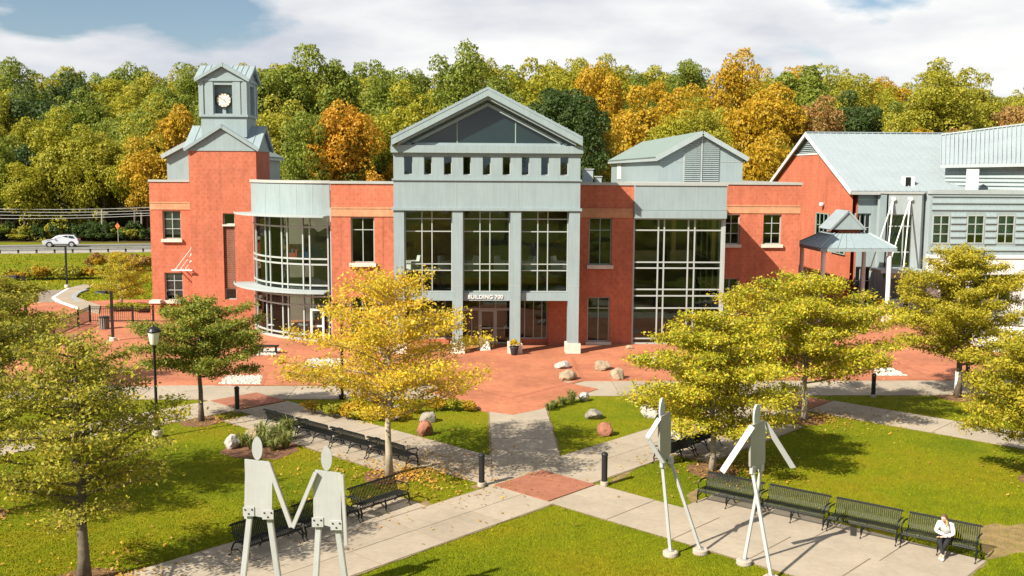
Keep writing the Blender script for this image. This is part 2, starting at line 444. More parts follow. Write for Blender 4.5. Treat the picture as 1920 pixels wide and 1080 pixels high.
# white stone beds set in the brick
M['gravel'] = pmat('white_gravel', (.36, .32, .27), .9, 0, .2, 9, .8, 22)
M['pebble'] = pmat('pale_pebble', (.43, .40, .35), .85, 0, .2, 6)
def stone_bed(px):
    q = [G(*a).xy for a in px]
    c_ = sum(q, Vector((0, 0))) / 4
    structure(MB().prism([c_ + (p_ - c_) * (1 + .32 / (p_ - c_).length) for p_ in q], .02, .0485).build('paver_band', M['paver_band']))
    o = sheet('gravel_bed', q, .052, M['gravel'])
    mbs = MB(); rnd = random.Random(px[0][0])
    for k in range(260):
        s, t = rnd.random(), rnd.random()
        c = (q[0] * (1 - s) + q[1] * s) * (1 - t) + (q[3] * (1 - s) + q[2] * s) * t
        r = rnd.uniform(.05, .11); a = rnd.random() * 3
        ring = [(c.x + r * math.cos(a + i * 1.257) * rnd.uniform(.7, 1.1), c.y + r * math.sin(a + i * 1.257) * rnd.uniform(.7, 1.1), .05) for i in range(5)]
        top = (c.x, c.y, .05 + r * rnd.uniform(.5, .9))
        for i in range(5): mbs.face([ring[i], ring[(i + 1) % 5], top])
    stuff(mbs.build('pebbles', M['pebble'], o))
stone_bed([(412, 722), (487, 722), (493, 706), (425, 706)])
stone_bed([(1200, 685), (1256, 683), (1250, 670), (1185, 671)])
stone_bed([(478, 668), (516, 667), (527, 655), (490, 656)])
stone_bed([(1640, 706), (1700, 706), (1672, 692), (1642, 693)])
stone_bed([(566, 690), (640, 690), (650, 674), (578, 675)])

# worn soil where feet cut the lawn corners
M['soil'] = pmat('worn_soil', (.21, .14, .06), .95, 0, .3, 3, .5, 25)
def soil(px, seed):
    q = [G(*a).xy for a in px]; c_ = sum(q, Vector((0, 0))) / len(q); rr = random.Random(seed); out = []
    for i in range(len(q)):
        for f in (0, .33, .66):
            p_ = q[i].lerp(q[(i + 1) % len(q)], f); out.append(c_ + (p_ - c_) * rr.uniform(.8, 1.12))
    structure(MB().prism(out, -.03, .007 + seed * .0002).build('worn_soil', M['soil'])); SOIL.append(out)
SOIL = []
soil([(1142, 902), (1200, 872), (1172, 895), (1150, 908)], 1)
soil([(1838, 990), (1925, 975), (1935, 1035), (1850, 1050), (1838, 1035)], 2)
soil([(1285, 928), (1308, 915), (1312, 940), (1300, 946)], 3)
soil([(880, 912), (902, 905), (896, 918)], 4)
soil([(772, 948), (800, 938), (812, 950), (795, 956)], 5)
# ================================================================== building helpers
def frame_of(ox, oy, dx=1.0, dy=0.0): return (ox, oy, dx, dy)
def wall(name, parent, mat, fr, a0, a1, z0, z1, t0, t1, openings=(), sub=None):
    """wall in a frame with rectangular openings (a0,a1,z0,z1); only outer faces and reveals"""
    P = lambda a, t, z: (fr[0] + fr[2] * a - fr[3] * t, fr[1] + fr[3] * a + fr[2] * t, z)
    As = sorted({a0, a1, *[v for o in openings for v in o[:2] if a0 < v < a1]})
    Zs = sorted({z0, z1, *[v for o in openings for v in o[2:] if z0 < v < z1]})
    na_, nz_ = len(As) - 1, len(Zs) - 1
    def solid(i, j):
        if not (0 <= i < na_ and 0 <= j < nz_): return False
        a, z = (As[i] + As[i + 1]) / 2, (Zs[j] + Zs[j + 1]) / 2
        return not any(o[0] < a < o[1] and o[2] < z < o[3] for o in openings)
    mb = MB()
    for i in range(na_):
        for j in range(nz_):
            if not solid(i, j): continue
            A0, A1, Z0, Z1 = As[i], As[i + 1], Zs[j], Zs[j + 1]
            mb.face([P(A0, t0, Z0), P(A1, t0, Z0), P(A1, t0, Z1), P(A0, t0, Z1)])
            mb.face([P(A1, t1, Z0), P(A0, t1, Z0), P(A0, t1, Z1), P(A1, t1, Z1)])
            if not solid(i - 1, j): mb.face([P(A0, t1, Z0), P(A0, t0, Z0), P(A0, t0, Z1), P(A0, t1, Z1)])
            if not solid(i + 1, j): mb.face([P(A1, t0, Z0), P(A1, t1, Z0), P(A1, t1, Z1), P(A1, t0, Z1)])
            if not solid(i, j - 1): mb.face([P(A0, t1, Z0), P(A1, t1, Z0), P(A1, t0, Z0), P(A0, t0, Z0)])
            if not solid(i, j + 1): mb.face([P(A0, t0, Z1), P(A1, t0, Z1), P(A1, t1, Z1), P(A0, t1, Z1)])
    return mb.build(name, mat, parent, fix=False)
def piece(name, parent, mat, fr, *b):
    return MB().fbox(fr, *b).build(name, mat, parent, fix=False)
def window(parent, fr, a0, a1, z0, z1, t, vs=(), hs=(), fw=.07, mw=.05, glass='glass', fm='frame', name='window', sill=None, skip=()):
    """frame mesh as the part; panes and mullions are its sub-parts"""
    mb = MB()
    mb.fbox(fr, a0, a0 + fw, z0, z1, t - .06, t + .06); mb.fbox(fr, a1 - fw, a1, z0, z1, t - .06, t + .06)
    mb.fbox(fr, a0 + fw, a1 - fw, z0, z0 + fw, t - .057, t + .057); mb.fbox(fr, a0 + fw, a1 - fw, z1 - fw, z1, t - .057, t + .057)
    w = mb.build(name, M[fm], parent, fix=False)
    for v in vs: piece('mullion', w, M[fm], fr, v - mw / 2, v + mw / 2, z0 + fw, z1 - fw, t - .05, t + .05)
    for h in hs: piece('mullion', w, M[fm], fr, a0 + fw, a1 - fw, h - mw / 2, h + mw / 2, t - .045, t + .045)
    V = [a0 + fw] + sorted(vs) + [a1 - fw]; Hh = [z0 + fw] + sorted(hs) + [z1 - fw]
    for i in range(len(V) - 1):
        for j in range(len(Hh) - 1):
            if (i, j) in skip: continue
            e = random.uniform(-.003, .003)
            piece('pane', w, M[glass], fr, V[i] + .005, V[i + 1] - .005, Hh[j] + .005, Hh[j + 1] - .005, t - .004 + e, t + .004 + e)
    if sill:
        piece('sill', w, M['stone'], fr, a0 - sill, a1 + sill, z0 - .22, z0 - .001, t - .42, t + .05)
    return w

# ================================================================== main academic building
BLD = thing('academic_building', 'red brick academic building with grey columned gable entrance, glass bays and clock tower', 'building', (1, 66, 0), world=True)
F0 = frame_of(0, 0)                                  # frontal frame: a = X, t = Y
def X(px_, Y, y=450): return A(px_, y, Y).x
def Z(py, Y, x=960): return A(x, py, Y).z

YP, YG, YB, YR = 57.9, 60.1, 61.0, 61.0
ZT = 9.85                                            # brick parapet
# ---- portico columns
cx = [(738, 757), (848, 867), (957, 975), (1064, 1087)]
COLS = []
for a, b in cx:
    x0, x1 = X(a, YP), X(b, YP)
    if a == 1064: x0 = x1 - .62
    else: x1 = x0 + .60
    COLS.append((x0, x1))
    c = piece('column', BLD, M['panel'], F0, x0, x1, .62, 8.27, YP, YP + .75)
    piece('plinth', c, M['stone'], F0, x0 - .12, x1 + .12, .04, .619, YP - .12, YP + .87)
    piece('panel_joint', c, M['coping'], F0, x0 - .004, x1 + .004, 3.98, 4.0, YP - .004, YP + .6)
PX0, PX1 = COLS[0][0], COLS[-1][1]
PD = 72.5                                            # the portico block runs back to here
# entablature
zb0, zb1 = Z(395, YP, 912), Z(339, YP, 912)
piece('entablature', BLD, M['panel'], F0, PX0 + .002, PX1 - .002, zb0 + .15, zb1, YP + .03, PD)
piece('ledge', BLD, M['panel'], F0, PX0 - .10, PX1 + .10, zb0, zb0 + .149, YP - .10, PD)
piece('ledge', BLD, M['panel'], F0, PX0 - .08, PX1 + .08, zb1 + .001, zb1 + .09, YP - .06, PD)
for k in range(1, 3):
    xx = PX0 + (PX1 - PX0) * k / 3
    piece('panel_joint', BLD, M['coping'], F0, xx - .012, xx + .012, zb0 + .16, zb1 - .01, YP + .02, YP + .04)
# frieze with nine small windows
zf0, zf1 = zb1 + .091, Z(291, YP, 912)
wz0, wz1 = Z(328, YP, 912), Z(293.5, YP, 912)
wx = [(112, 160), (224, 268), (336, 380), (444, 488), (555, 600), (667, 712), (775, 818), (884, 928), (992, 1038)]
ops = [(X(720 + a / 3, YP, 310), X(720 + b / 3, YP, 310), wz0, wz1) for a, b in wx]
wall('frieze', BLD, M['panel'], F0, PX0 + .01, PX1 - .01, zf0, zf1, YP + .05, YP + .45, ops)
piece('frieze_back', BLD, M['interior'], F0, PX0 + .3, PX1 - .3, zf0, zf1, YP + 3.2, YP + 3.4)
for o in ops: window(BLD, F0, *o, YP + .34, fw=.04, glass='glass_dark', fm='coping', hs=())
piece('frieze_side', BLD, M['panel'], F0, PX0 + .012, PX0 + .35, zf0, zf1, YP + .451, PD)
piece('frieze_side', BLD, M['panel'], F0, PX1 - .35, PX1 - .012, zf0, zf1, YP + .451, PD)
zc0, zc1 = Z(287, YP, 912), Z(273, YP, 912)
piece('cornice', BLD, M['panel'], F0, PX0 - .12, PX1 + .12, zc0, zc1, YP - .16, PD)
piece('cornice', BLD, M['panel'], F0, PX0 + .0, PX1 + .0, zf1 + .001, zc0 - .001, YP + .02, PD)
# pediment
YE = YP - .55
ax, az = X(915, YE, 162), Z(162, YE, 915)
ex0, ex1 = X(733, YE, 255), X(1093, YE, 255)
ezt = Z(256, YE, 912)
sl = (az - ezt) / (ax - ex0)
def rake(name, off, th, y0, y1, mat, inset=0.0, parent=BLD):
    """two sloped beams under the roof line, off below the top"""
    for s, ex in ((-1, ex0 + inset), (1, ex1 - inset)):
        zt = az - off - sl * abs(ex - ax)
        MB().xprism([(ax, az - off), (ex, zt), (ex, zt - th), (ax, az - off - th)][::(1 if s < 0 else -1)], y0, y1).build(name, mat, parent)
for s, ex in ((-1, ex0), (1, ex1)):
    zt = az - sl * abs(ex - ax)
    r = MB().xprism([(ax, az), (ex, zt), (ex, zt - .16), (ax, az - .16)], YE, PD + .4).build('roof', M['roof_metal'], BLD)
    for k in range(1, 12):
        xx = ax + (ex - ax) * k / 12.0
        zz = az - sl * abs(xx - ax)
        MB().box(xx - .02, xx + .02, YE + .05, PD + .35, zz - .02, zz + .05).build('roof_seam', M['roof_metal'], r)
rake('rake_board', .161, .36, YE + .02, YE + .40, M['panel'])
rake('rake_board', .521, .16, YE + .20, YE + .60, M['panel'], .35)
rake('rake_frame', .86, .18, YP + .10, YP + .50, M['panel'], 1.1)
# glazed tympanum
gz0 = Z(268, YP, 912)
gx0, gx1 = X(767, YP, 268), X(1057, YP, 268)
gaz = Z(195, YP, 912)
tymp = MB().xprism([(ex0 + .35, zc1 + .001), (ex1 - .35, zc1 + .001), (ax, az - .7)], YP + .42, YP + .48).build('tympanum', M['panel'], BLD)
def gtri(xa, xb):
    zt = lambda x: gz0 + (gaz - gz0) * (1 - abs(x - ax) / (ax - gx0))
    pts = [(xa, gz0), (xb, gz0)]
    pts += [(xb, zt(xb))] if zt(xb) > gz0 + .01 else []
    if xa < ax < xb: pts.append((ax, zt(ax)))
    pts += [(xa, zt(xa))] if zt(xa) > gz0 + .01 else []
    return pts
gm = [gx0, X(857, YP, 260), X(967, YP, 260), gx1]
M['glass_gable'] = pmat('dark_gable_glass', (.010, .024, .026), .05, 0, .1, .5, spec=.55)
for k in range(3):
    MB().xprism(gtri(gm[k] + .02, gm[k + 1] - .02), YP + .36, YP + .40).build('gable_pane', M['glass_gable'], BLD)
for k in (1, 2):
    zt = gz0 + (gaz - gz0) * (1 - abs(gm[k] - ax) / (ax - gx0))
    piece('gable_mullion', BLD, M['frame_green'], F0, gm[k] - .03, gm[k] + .03, gz0, zt, YP + .32, YP + .355)
piece('gable_sill', BLD, M['panel'], F0, gx0 - .2, gx1 + .2, zc1 + .001, gz0 - .002, YP + .1, YP + .419)
# portico glazing
sz0, sz1 = Z(563, YP + .5, 912), Z(548, YP + .5, 912)
for k in range(3):
    a0, a1 = COLS[k][1] - .25, COLS[k + 1][0] + .25
    ga, gb = COLS[k][1] + .12, COLS[k + 1][0] - .02
    fr_ = lambda f: COLS[k][1] + (COLS[k + 1][0] - COLS[k][1]) * f
    yt = YP + .55
    hs = [Z(y, yt, 912) for y in (410.5, 434, 495, 507)]
    window(BLD, F0, a0 + .26, a1 - .26, sz1 + .02, zb0 - .002, yt, [fr_(.36), fr_(.57)], hs, fw=.06, mw=.06, name='curtain_wall')
    piece('sign_beam', BLD, M['panel'], F0, a0 + .255, a1 - .255, sz0, sz1, YP + .30, YP + .90)
    # ground floor: recessed storefront
    yl = YP + 3.4
    win_a1 = COLS[k + 1][0] - (.95 if k == 2 else .02)
    if k == 1:
        dx0, dx1 = fr_(.36), fr_(.72)
        dr = window(BLD, F0, dx0, dx1, .06, 2.15, yl, [], [1.0], fw=.13, mw=.10, name='door')
        piece('door_handle', dr, M['black_metal'], F0, dx1 - .26, dx1 - .22, .9, 1.3, yl - .14, yl - .065)
        window(BLD, F0, a0 - .1, dx0 - .002, .06, 2.15, yl, [a0 + .75], [], name='storefront')
        window(BLD, F0, dx1 + .002, win_a1 + .3, .06, 2.15, yl, [], [1.0], name='storefront')
        window(BLD, F0, a0 - .1, win_a1 + .3, 2.16, sz0 + .2, yl, [dx0, dx1], [], name='storefront')
    else:
        window(BLD, F0, a0 - .1, win_a1, .35, sz0 + .2, yl, [a0 + (win_a1 - a0) * f for f in (.32, .58, .83)], [], name='storefront')
        piece('base_wall', BLD, M['brick'], F0, a0 - .1, win_a1, .03, .349, yl - .12, yl + .12)
    if k == 2:
        piece('brick_pier', BLD, M['brick'], F0, win_a1 + .001, COLS[3][1] - .05, .03, sz0 + .2, yl - .45, yl + .3)
piece('soffit', BLD, M['panel'], F0, PX0 + .05, PX1 - .05, sz0 + .2, sz1 - .03, YP + .901, YP + 4.5)
# raised lettering on the sign beam
def lettering(txt, h, cx_, cz, y, mat, parent, name='lettering', width=None):
    cu = bpy.data.curves.new('t', 'FONT'); cu.body = txt; cu.size = h / .73; cu.extrude = .02; cu.align_x = 'CENTER'; cu.space_character = 1.05
    cu.offset = .008
    to = bpy.data.objects.new('t', cu); COL.objects.link(to)
    me = bpy.data.meshes.new_from_object(to.evaluated_get(bpy.context.evaluated_depsgraph_get()))
    bpy.data.objects.remove(to)
    bx_ = [v.co.x for v in me.vertices]; k_ = width / (max(bx_) - min(bx_)) if width else 1
    me.transform(Matrix.Scale(k_, 4)); h *= k_
    me.transform(Matrix.Translation((cx_, y, cz - h / 2)) @ Matrix.Rotation(math.pi / 2, 4, 'X'))
    me.materials.clear(); me.materials.append(mat)
    return link(name, me, parent)
bpy.context.view_layer.update()
lettering('BUILDING 700', .235, X(910, YP + .3, 556), (sz0 + sz1) / 2, YP + .27, M['white_paint'], BLD, width=2.03)
# interior behind the portico glazing
FL2 = Z(512, YP + 1, 912)
piece('floor_slab', BLD, M['interior_floor'], F0, PX0 - .0, PX1, FL2 - .25, FL2, YP + .95, PD)
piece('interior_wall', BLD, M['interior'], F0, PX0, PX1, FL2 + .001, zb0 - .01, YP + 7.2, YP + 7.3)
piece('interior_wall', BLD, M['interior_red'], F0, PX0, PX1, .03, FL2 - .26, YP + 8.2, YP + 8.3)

# ---- brick bays either side of the portico
def brick_bay(a0, a1, Y, depth, wins, belt=(392.5, 407), name='brick_wall', zt=ZT, side=True, xr=912):
    ops = []
    for w_ in wins: ops.append(w_['o'])
    zb_0, zb_1 = Z(belt[1], Y, xr), Z(belt[0], Y, xr)
    wl_ = wall(name, BLD, M['brick'], F0, a0, a1, .03, zt - .12, Y, Y + .42, ops)
    piece('belt_course', BLD, M['brick_soldier'], F0, a0 + .02, a1 - .02, zb_0, zb_1, Y - .045, Y - .001)
    piece('belt_course_trim', BLD, M['brick_soldier'], F0, a0 + .02, a1 - .02, zb_1 + .001, zb_1 + .09, Y - .075, Y - .001)
    piece('coping', BLD, M['coping'], F0, a0 - .05, a1 + .05, zt - .119, zt + .04, Y - .07, Y + .5)
    for w_ in wins:
        window(BLD, F0, *w_['o'], Y + .22, w_.get('v', ()), w_.get('h', ()), fm=w_.get('fm', 'frame'), sill=.10, glass=w_.get('g', 'glass'))
    return wl_
def oz(x0, x1, y0, y1, Y):
    return (X(x0, Y, (y0 + y1) / 2), X(x1, Y, (y0 + y1) / 2), Z(y1, Y, (x0 + x1) / 2), Z(y0, Y, (x0 + x1) / 2))
def mids(o, n): return [o[0] + (o[1] - o[0]) * k / n for k in range(1, n)]
LBX0 = X(621, YB, 450)
o1 = oz(658, 702, 407.5, 493, YB); o2 = oz(658, 702, 557, 642, YB)
brick_bay(LBX0, PX0 - .003, YB, 9, [dict(o=o1, v=mids(o1, 2), h=[o1[3] - .75]), dict(o=o2, v=mids(o2, 2), h=[o2[3] - .7])])
RBX1 = X(1187, YB, 450)
o1 = oz(1104, 1147, 408.5, 497, YB); o2 = oz(1101, 1143, 557, 641, YB)
brick_bay(PX1 + .003, RBX1, YB, 9, [dict(o=o1, v=mids(o1, 2), h=[o1[3] - .75], fm='frame_green'), dict(o=o2, v=mids(o2, 2), h=[o2[3] - .7])])
piece('roof_deck', BLD, M['coping'], F0, LBX0 + .1, PX0, 9.2, 9.35, YB + .45, 84)
piece('roof_deck', BLD, M['coping'], F0, PX1, RBX1 - .1, 9.2, 9.35, YB + .45, 84)
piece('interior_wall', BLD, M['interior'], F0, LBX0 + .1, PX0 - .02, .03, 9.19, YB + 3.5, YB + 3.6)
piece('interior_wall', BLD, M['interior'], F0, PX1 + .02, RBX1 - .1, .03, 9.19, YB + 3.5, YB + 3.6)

# ---- right glass bay
GX0, GX1 = RBX1 + .003, X(1353, YR, 520)
BX1 = X(1363, YR - .35, 380)
bz0, bz1 = Z(409, YR, 1270), ZT - .02
piece('fascia_band', BLD, M['panel'], F0, GX0, BX1, Z(394, YR, 1270) + .01, bz1 - .1, YR - .30, 68.2)
piece('fascia_band', BLD, M['panel'], F0, GX0, BX1 + .02, bz0, Z(394, YR, 1270) - .01, YR - .36, 68.2)
piece('fascia_joint', BLD, M['coping'], F0, GX0, BX1, Z(394, YR, 1270) - .01, Z(394, YR, 1270) + .01, YR - .27, 68)
piece('coping', BLD, M['coping'], F0, GX0, BX1 + .05, bz1 - .1, bz1 + .06, YR - .37, 68.5)
for k in range(1, 3):
    xx = GX0 + (BX1 - GX0) * k / 3
    piece('panel_joint', BLD, M['coping'], F0, xx - .012, xx + .012, bz0 + .6, bz1 - .11, YR - .304, YR - .299)
vs = [X(p_, YR, 520) for p_ in (1233, 1244, 1289, 1301)]
hs = [Z(y, YR, 1270) for y in (432, 492, 503, 543, 555, 578, 635)]
window(BLD, F0, GX0 + .01, GX1, .04, bz0 - .003, YR + .12, vs, hs, fw=.10, mw=.085, name='curtain_wall')
# its glazed return towards the right wing
FRr = frame_of(GX1, YR, 0, 1.0)     # facing right: along +Y, inward is -X
window(BLD, FRr, .26, 6.9, .04, bz0 - .003, .12, [1.9, 3.6, 5.3], hs, fw=.12, mw=.09, name='curtain_wall')
piece('corner_post', BLD, M['frame'], F0, GX1 + .001, GX1 + .16, .04, bz0 - .004, YR + .02, YR + .25)
FL2R = Z(497, YR, 1270)
piece('floor_slab', BLD, M['interior_floor'], F0, GX0, GX1 - .2, FL2R - .25, FL2R, YR + .35, 68)
piece('floor_slab', BLD, M['interior_floor'], F0, GX0, GX1 - .2, Z(549, YR, 1270) - .12, Z(549, YR, 1270) - .02, YR + 2.2, 68)
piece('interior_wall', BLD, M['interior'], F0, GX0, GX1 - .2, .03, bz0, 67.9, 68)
for xx in (1337, 1262):
    piece('interior_column', BLD, M['ochre'], F0, X(xx - 4, YR + 1.6), X(xx + 4, YR + 1.6), FL2R + .001, bz0 - .01, YR + 1.4, YR + 1.75)

# ---- right wing
YWR = 68.0
RWX0, RWX1 = BX1 - 1.2, X(1501, YWR, 400)
oa = oz(1356, 1387, 402, 458, YWR); ob = oz(1431, 1465, 402, 458, YWR); oc = oz(1352, 1383, 522, 585, YWR); od = oz(1431, 1465, 522, 585, YWR)
brick_bay(RWX0, RWX1, YWR, 9, [dict(o=o, v=mids(o, 2), h=[o[2] + (o[3] - o[2]) * f for f in (.36, .70)]) for o in (oa, ob, oc, od)], belt=(387, 400), xr=1430)
FRw = frame_of(RWX1, YWR, 0, 1)
wall('brick_wall', BLD, M['brick'], FRw, .421, 18, .03, ZT - .12, 0, .42)
piece('coping', BLD, M['coping'], FRw, .501, 18, ZT - .119, ZT + .04, -.05, .5)
piece('roof_deck', BLD, M['coping'], F0, RBX1 + .1, RWX1 - .45, 9.2, 9.35, 68.6, 86)
piece('interior_wall', BLD, M['interior'], F0, RWX0, RWX1 - .43, .03, 9.19, YWR + 3, YWR + 3.1)

# ---- left curved bay
ECX, ECY, EA, EB = -8.95, 69.0, 5.95, 6.75
def ell(th, k=0.0): return (ECX - (EA + k) * math.cos(th), ECY - (EB + k) * math.sin(th))
def arc(t0, t1, n, k=0.0): return [ell(t0 + (t1 - t0) * i / n, k) for i in range(n + 1)]
def arc_slab(name, parent, mat, t0, t1, k0, k1, z0, z1, n=18):
    mb = MB(); a, b = arc(t0, t1, n, k0), arc(t0, t1, n, k1)
    for i in range(n):
        mb.hexa([(*b[i], z0), (*b[i + 1], z0), (*a[i + 1], z0), (*a[i], z0), (*b[i], z1), (*b[i + 1], z1), (*a[i + 1], z1), (*a[i], z1)])
    me = mb.mesh(name, mat)
    bm = bmesh.new(); bm.from_mesh(me); bmesh.ops.remove_doubles(bm, verts=bm.verts, dist=1e-4)
    for f in [f for f in bm.faces if all(not e.is_boundary for e in f.edges) and len({tuple(round(c, 3) for c in v.co) for v in f.verts}) < 4]: pass
    bmesh.ops.recalc_face_normals(bm, faces=bm.faces); bm.to_mesh(me); bm.free()
    return link(name, me, parent)
T0, T1_ = RAD(4), RAD(90)
zcb0 = Z(404, 62.3, 560)
band = arc_slab('fascia_band', BLD, M['panel'], T0, T1_, -.1, .12, zcb0, ZT - .12)
arc_slab('coping', BLD, M['coping'], T0, T1_, -.3, .2, ZT - .119, ZT + .05)
for th in (28, 45, 58, 70, 80):
    c = ell(RAD(th), .121)
    MB().tube([(*c, zcb0 + .02), (*c, ZT - .13)], .012, 5).build('panel_joint', M['coping'], band)
# curved glazing: bays by angle
def th_at(px_): # angle on the ellipse seen at this photo column
    best = min((abs(X(px_, ell(RAD(d / 4))[1], 500) - ell(RAD(d / 4))[0]), d / 4) for d in range(8, 361))
    return RAD(best[1])
ths = [T0 + RAD(4)] + [th_at(p_) for p_ in (482, 500, 508, 530, 540, 569, 582)] + [RAD(88.5)]
CW = MB()
zs_up = [Z(y, 62.4, 590) for y in (545, 535, 496, 485.5, 426)]
zs_lo = [.22, Z(627, 62.4, 590), Z(573, 62.4, 590)]
allz = [.05] + zs_lo[1:] + [Z(556, 62.4, 590)] + zs_up + [zcb0 - .01]
for z in allz: CW_ = None
cw = arc_slab('curtain_wall', BLD, M['frame'], ths[0], ths[-1], -.06, .05, .04, .20)
for z in zs_lo[1:] + [Z(556, 62.4, 590)] + zs_up:
    arc_slab('mullion', cw, M['frame'], ths[0], ths[-1], -.05, .045, z - .05, z + .05)
for th in ths:
    c0, c1 = ell(th, -.07), ell(th, .06)
    d = Vector((c1[0] - c0[0], c1[1] - c0[1], 0)); s_ = Vector((-d.y, d.x, 0))
    MB().bar(((c0[0] + c1[0]) / 2, (c0[1] + c1[1]) / 2, .2), ((c0[0] + c1[0]) / 2, (c0[1] + c1[1]) / 2, zcb0 - .01), .14, .085, d).build('mullion', M['frame'], cw)
zlev = sorted([.20] + zs_lo[1:] + [Z(556, 62.4, 590)] + zs_up + [zcb0 - .01])
for i in range(len(ths) - 1):
    for j in range(len(zlev) - 1):
        n_ = max(1, int(math.degrees(ths[i + 1] - ths[i]) / 6))
        arc_slab('pane', cw, M['glass'], ths[i] + .005, ths[i + 1] - .005, -.004, .004, zlev[j] + .03, zlev[j + 1] - .03, n_)
# glazed door at the right end
dX0, dX1 = X(583, 62.2, 600), X(609, 62.2, 600)
dr = window(BLD, F0, dX0, dX1, .06, Z(578, 62.2, 595), 62.02, [], [1.0], fw=.13, mw=.12, name='door', fm='white_paint')
piece('door_handle', dr, M['black_metal'], F0, dX0 + .2, dX0 + .24, .9, 1.3, 61.85, 61.955)
piece('jamb_panel', BLD, M['panel_light'], F0, ECX + .06, LBX0 - .003, .04, 2.6, YB + .6, YB + 1.2)
piece('jamb_panel', BLD, M['panel_light'], F0, ECX + .06, LBX0 - .003, 2.601, zcb0 + .5, YB + .7, YB + 1.3)
wall('brick_wall', BLD, M['brick'], frame_of(LBX0, YB, 0, -1), -8, -.421, .03, ZT - .12, 0, .4)
# sun shades: curved slatted canopies
def sunshade(z, k1, t0, t1):
    rim = arc_slab('sun_shade', BLD, M['panel_light'], t0, t1, k1 - .06, k1, z - .05, z + .07, 24)
    arc_slab('shade_rail', rim, M['panel_light'], t0, t1, .16, .22, z - .04, z + .06, 24)
    n = 9
    for i in range(1, n):
        k = .24 + (k1 - .32) * i / n
        arc_slab('shade_slat', rim, M['panel_light'], t0, t1, k - .045, k + .045, z + .005, z + .035, 24)
    for i in range(9):
        th = t0 + (t1 - t0) * i / 8
        c0, c1 = ell(th, .1), ell(th, k1 - .07)
        MB().bar((*c0, z - .01), (*c1, z - .01), .05, .04, (0, 0, 1)).build('shade_bracket', M['frame'], rim)
    return rim
sunshade(Z(406, 61.5, 560), 1.25, RAD(14), RAD(88))
sunshade(Z(549, 61.3, 560), 1.35, RAD(14), RAD(88))
FLc = Z(491, 62.4, 590)
def room_slab(name, z0, z1, mat):
    poly = arc(T0 + .02, T1_, 14, -.35) + [(ECX, ECY + 1.0)]
    MB().prism(poly, z0, z1).build(name, mat, BLD)
room_slab('floor_slab', FLc - .28, FLc, M['interior_floor'])
room_slab('roof_deck', 9.15, 9.3, M['coping'])
room_slab('floor_slab', Z(541, 62.4, 590) - .25, Z(541, 62.4, 590), M['interior_floor'])
piece('interior_wall', BLD, M['interior'], F0, -15.0, ECX + .3, .03, 9.1, 71.0, 71.1)

# ---- left wing and clock tower
YWL = 74.0
LWX0, LWX1 = X(281, YWL, 400), X(357, YWL, 400)
oa = oz(305, 339, 395, 448, YWL); ob = oz(309, 343, 511, 563, YWL)
brick_bay(LWX0, LWX1 + .5, YWL, 9, [dict(o=o, v=mids(o, 2), h=[o[2] + (o[3] - o[2]) * f for f in (.36, .70)], g='glass') for o in (oa, ob)], belt=(381, 393), xr=320, zt=Z(338, YWL, 320))
wall('brick_wall', BLD, M['brick'], frame_of(LWX0, YWL, 0, -1), -14, -.421, .03, 9.7, 0, .42)
for o in (oa, ob):
    piece('blind', BLD, M['white_paint'], F0, o[0] + .1, o[1] - .1, o[2] + .3, o[3] - .1, YWL + .5, YWL + .52)
piece('interior_wall', BLD, M['interior'], F0, LWX0 + .43, LWX1 + 3, .03, 9.19, YWL + 3, YWL + 3.1)
piece('roof_deck', BLD, M['coping'], F0, LWX0 + .45, LBX0 + .1, 9.2, 9.35, 75.2, 90)
YT = 73.0
TX0, TX1 = X(356.5, YT, 400), X(480, YT, 300)
ztt = Z(283, YT, 417)
sx0, sx1 = X(418, YT, 420), X(440, YT, 420)
slit = (sx0, sx1, .03 + 1.2, Z(400, YT, 430))
slit0, slit1 = slit[2], slit[3]
TWR = wall('clock_tower', BLD, M['brick'], F0, TX0, TX1, .03, ztt, YT, YT + .45, [slit])
tD = TX1 - TX0                                      # square tower
TB = YT + tD
piece('tower_wall', BLD, M['brick'], F0, TX0, TX0 + .45, .03, ztt - .002, YT + .451, TB)
piece('tower_wall', BLD, M['brick'], F0, TX1 - .45, TX1, .03, ztt - .002, YT + .451, TB)
piece('tower_wall', BLD, M['brick'], F0, TX0 + .451, TX1 - .451, .03, ztt - .002, TB - .45, TB)
wz = Z(421, YT, 430)
window(BLD, F0, sx0, sx1, wz, slit1, YT + .28, [], [], glass='glass_dark', sill=0, fm='coping')
piece('sill', BLD, M['stone'], F0, sx0 - .05, sx1 + .05, wz - .12, wz - .001, YT - .04, YT + .3)
piece('brick_inlay', BLD, M['brick_dark'], F0, sx0, sx1, Z(541, YT, 430), wz - .121, YT + .16, YT + .4)
window(BLD, F0, sx0, sx1, slit0, Z(541, YT, 430) - .001, YT + .28, [], [], glass='glass_dark', fm='coping')

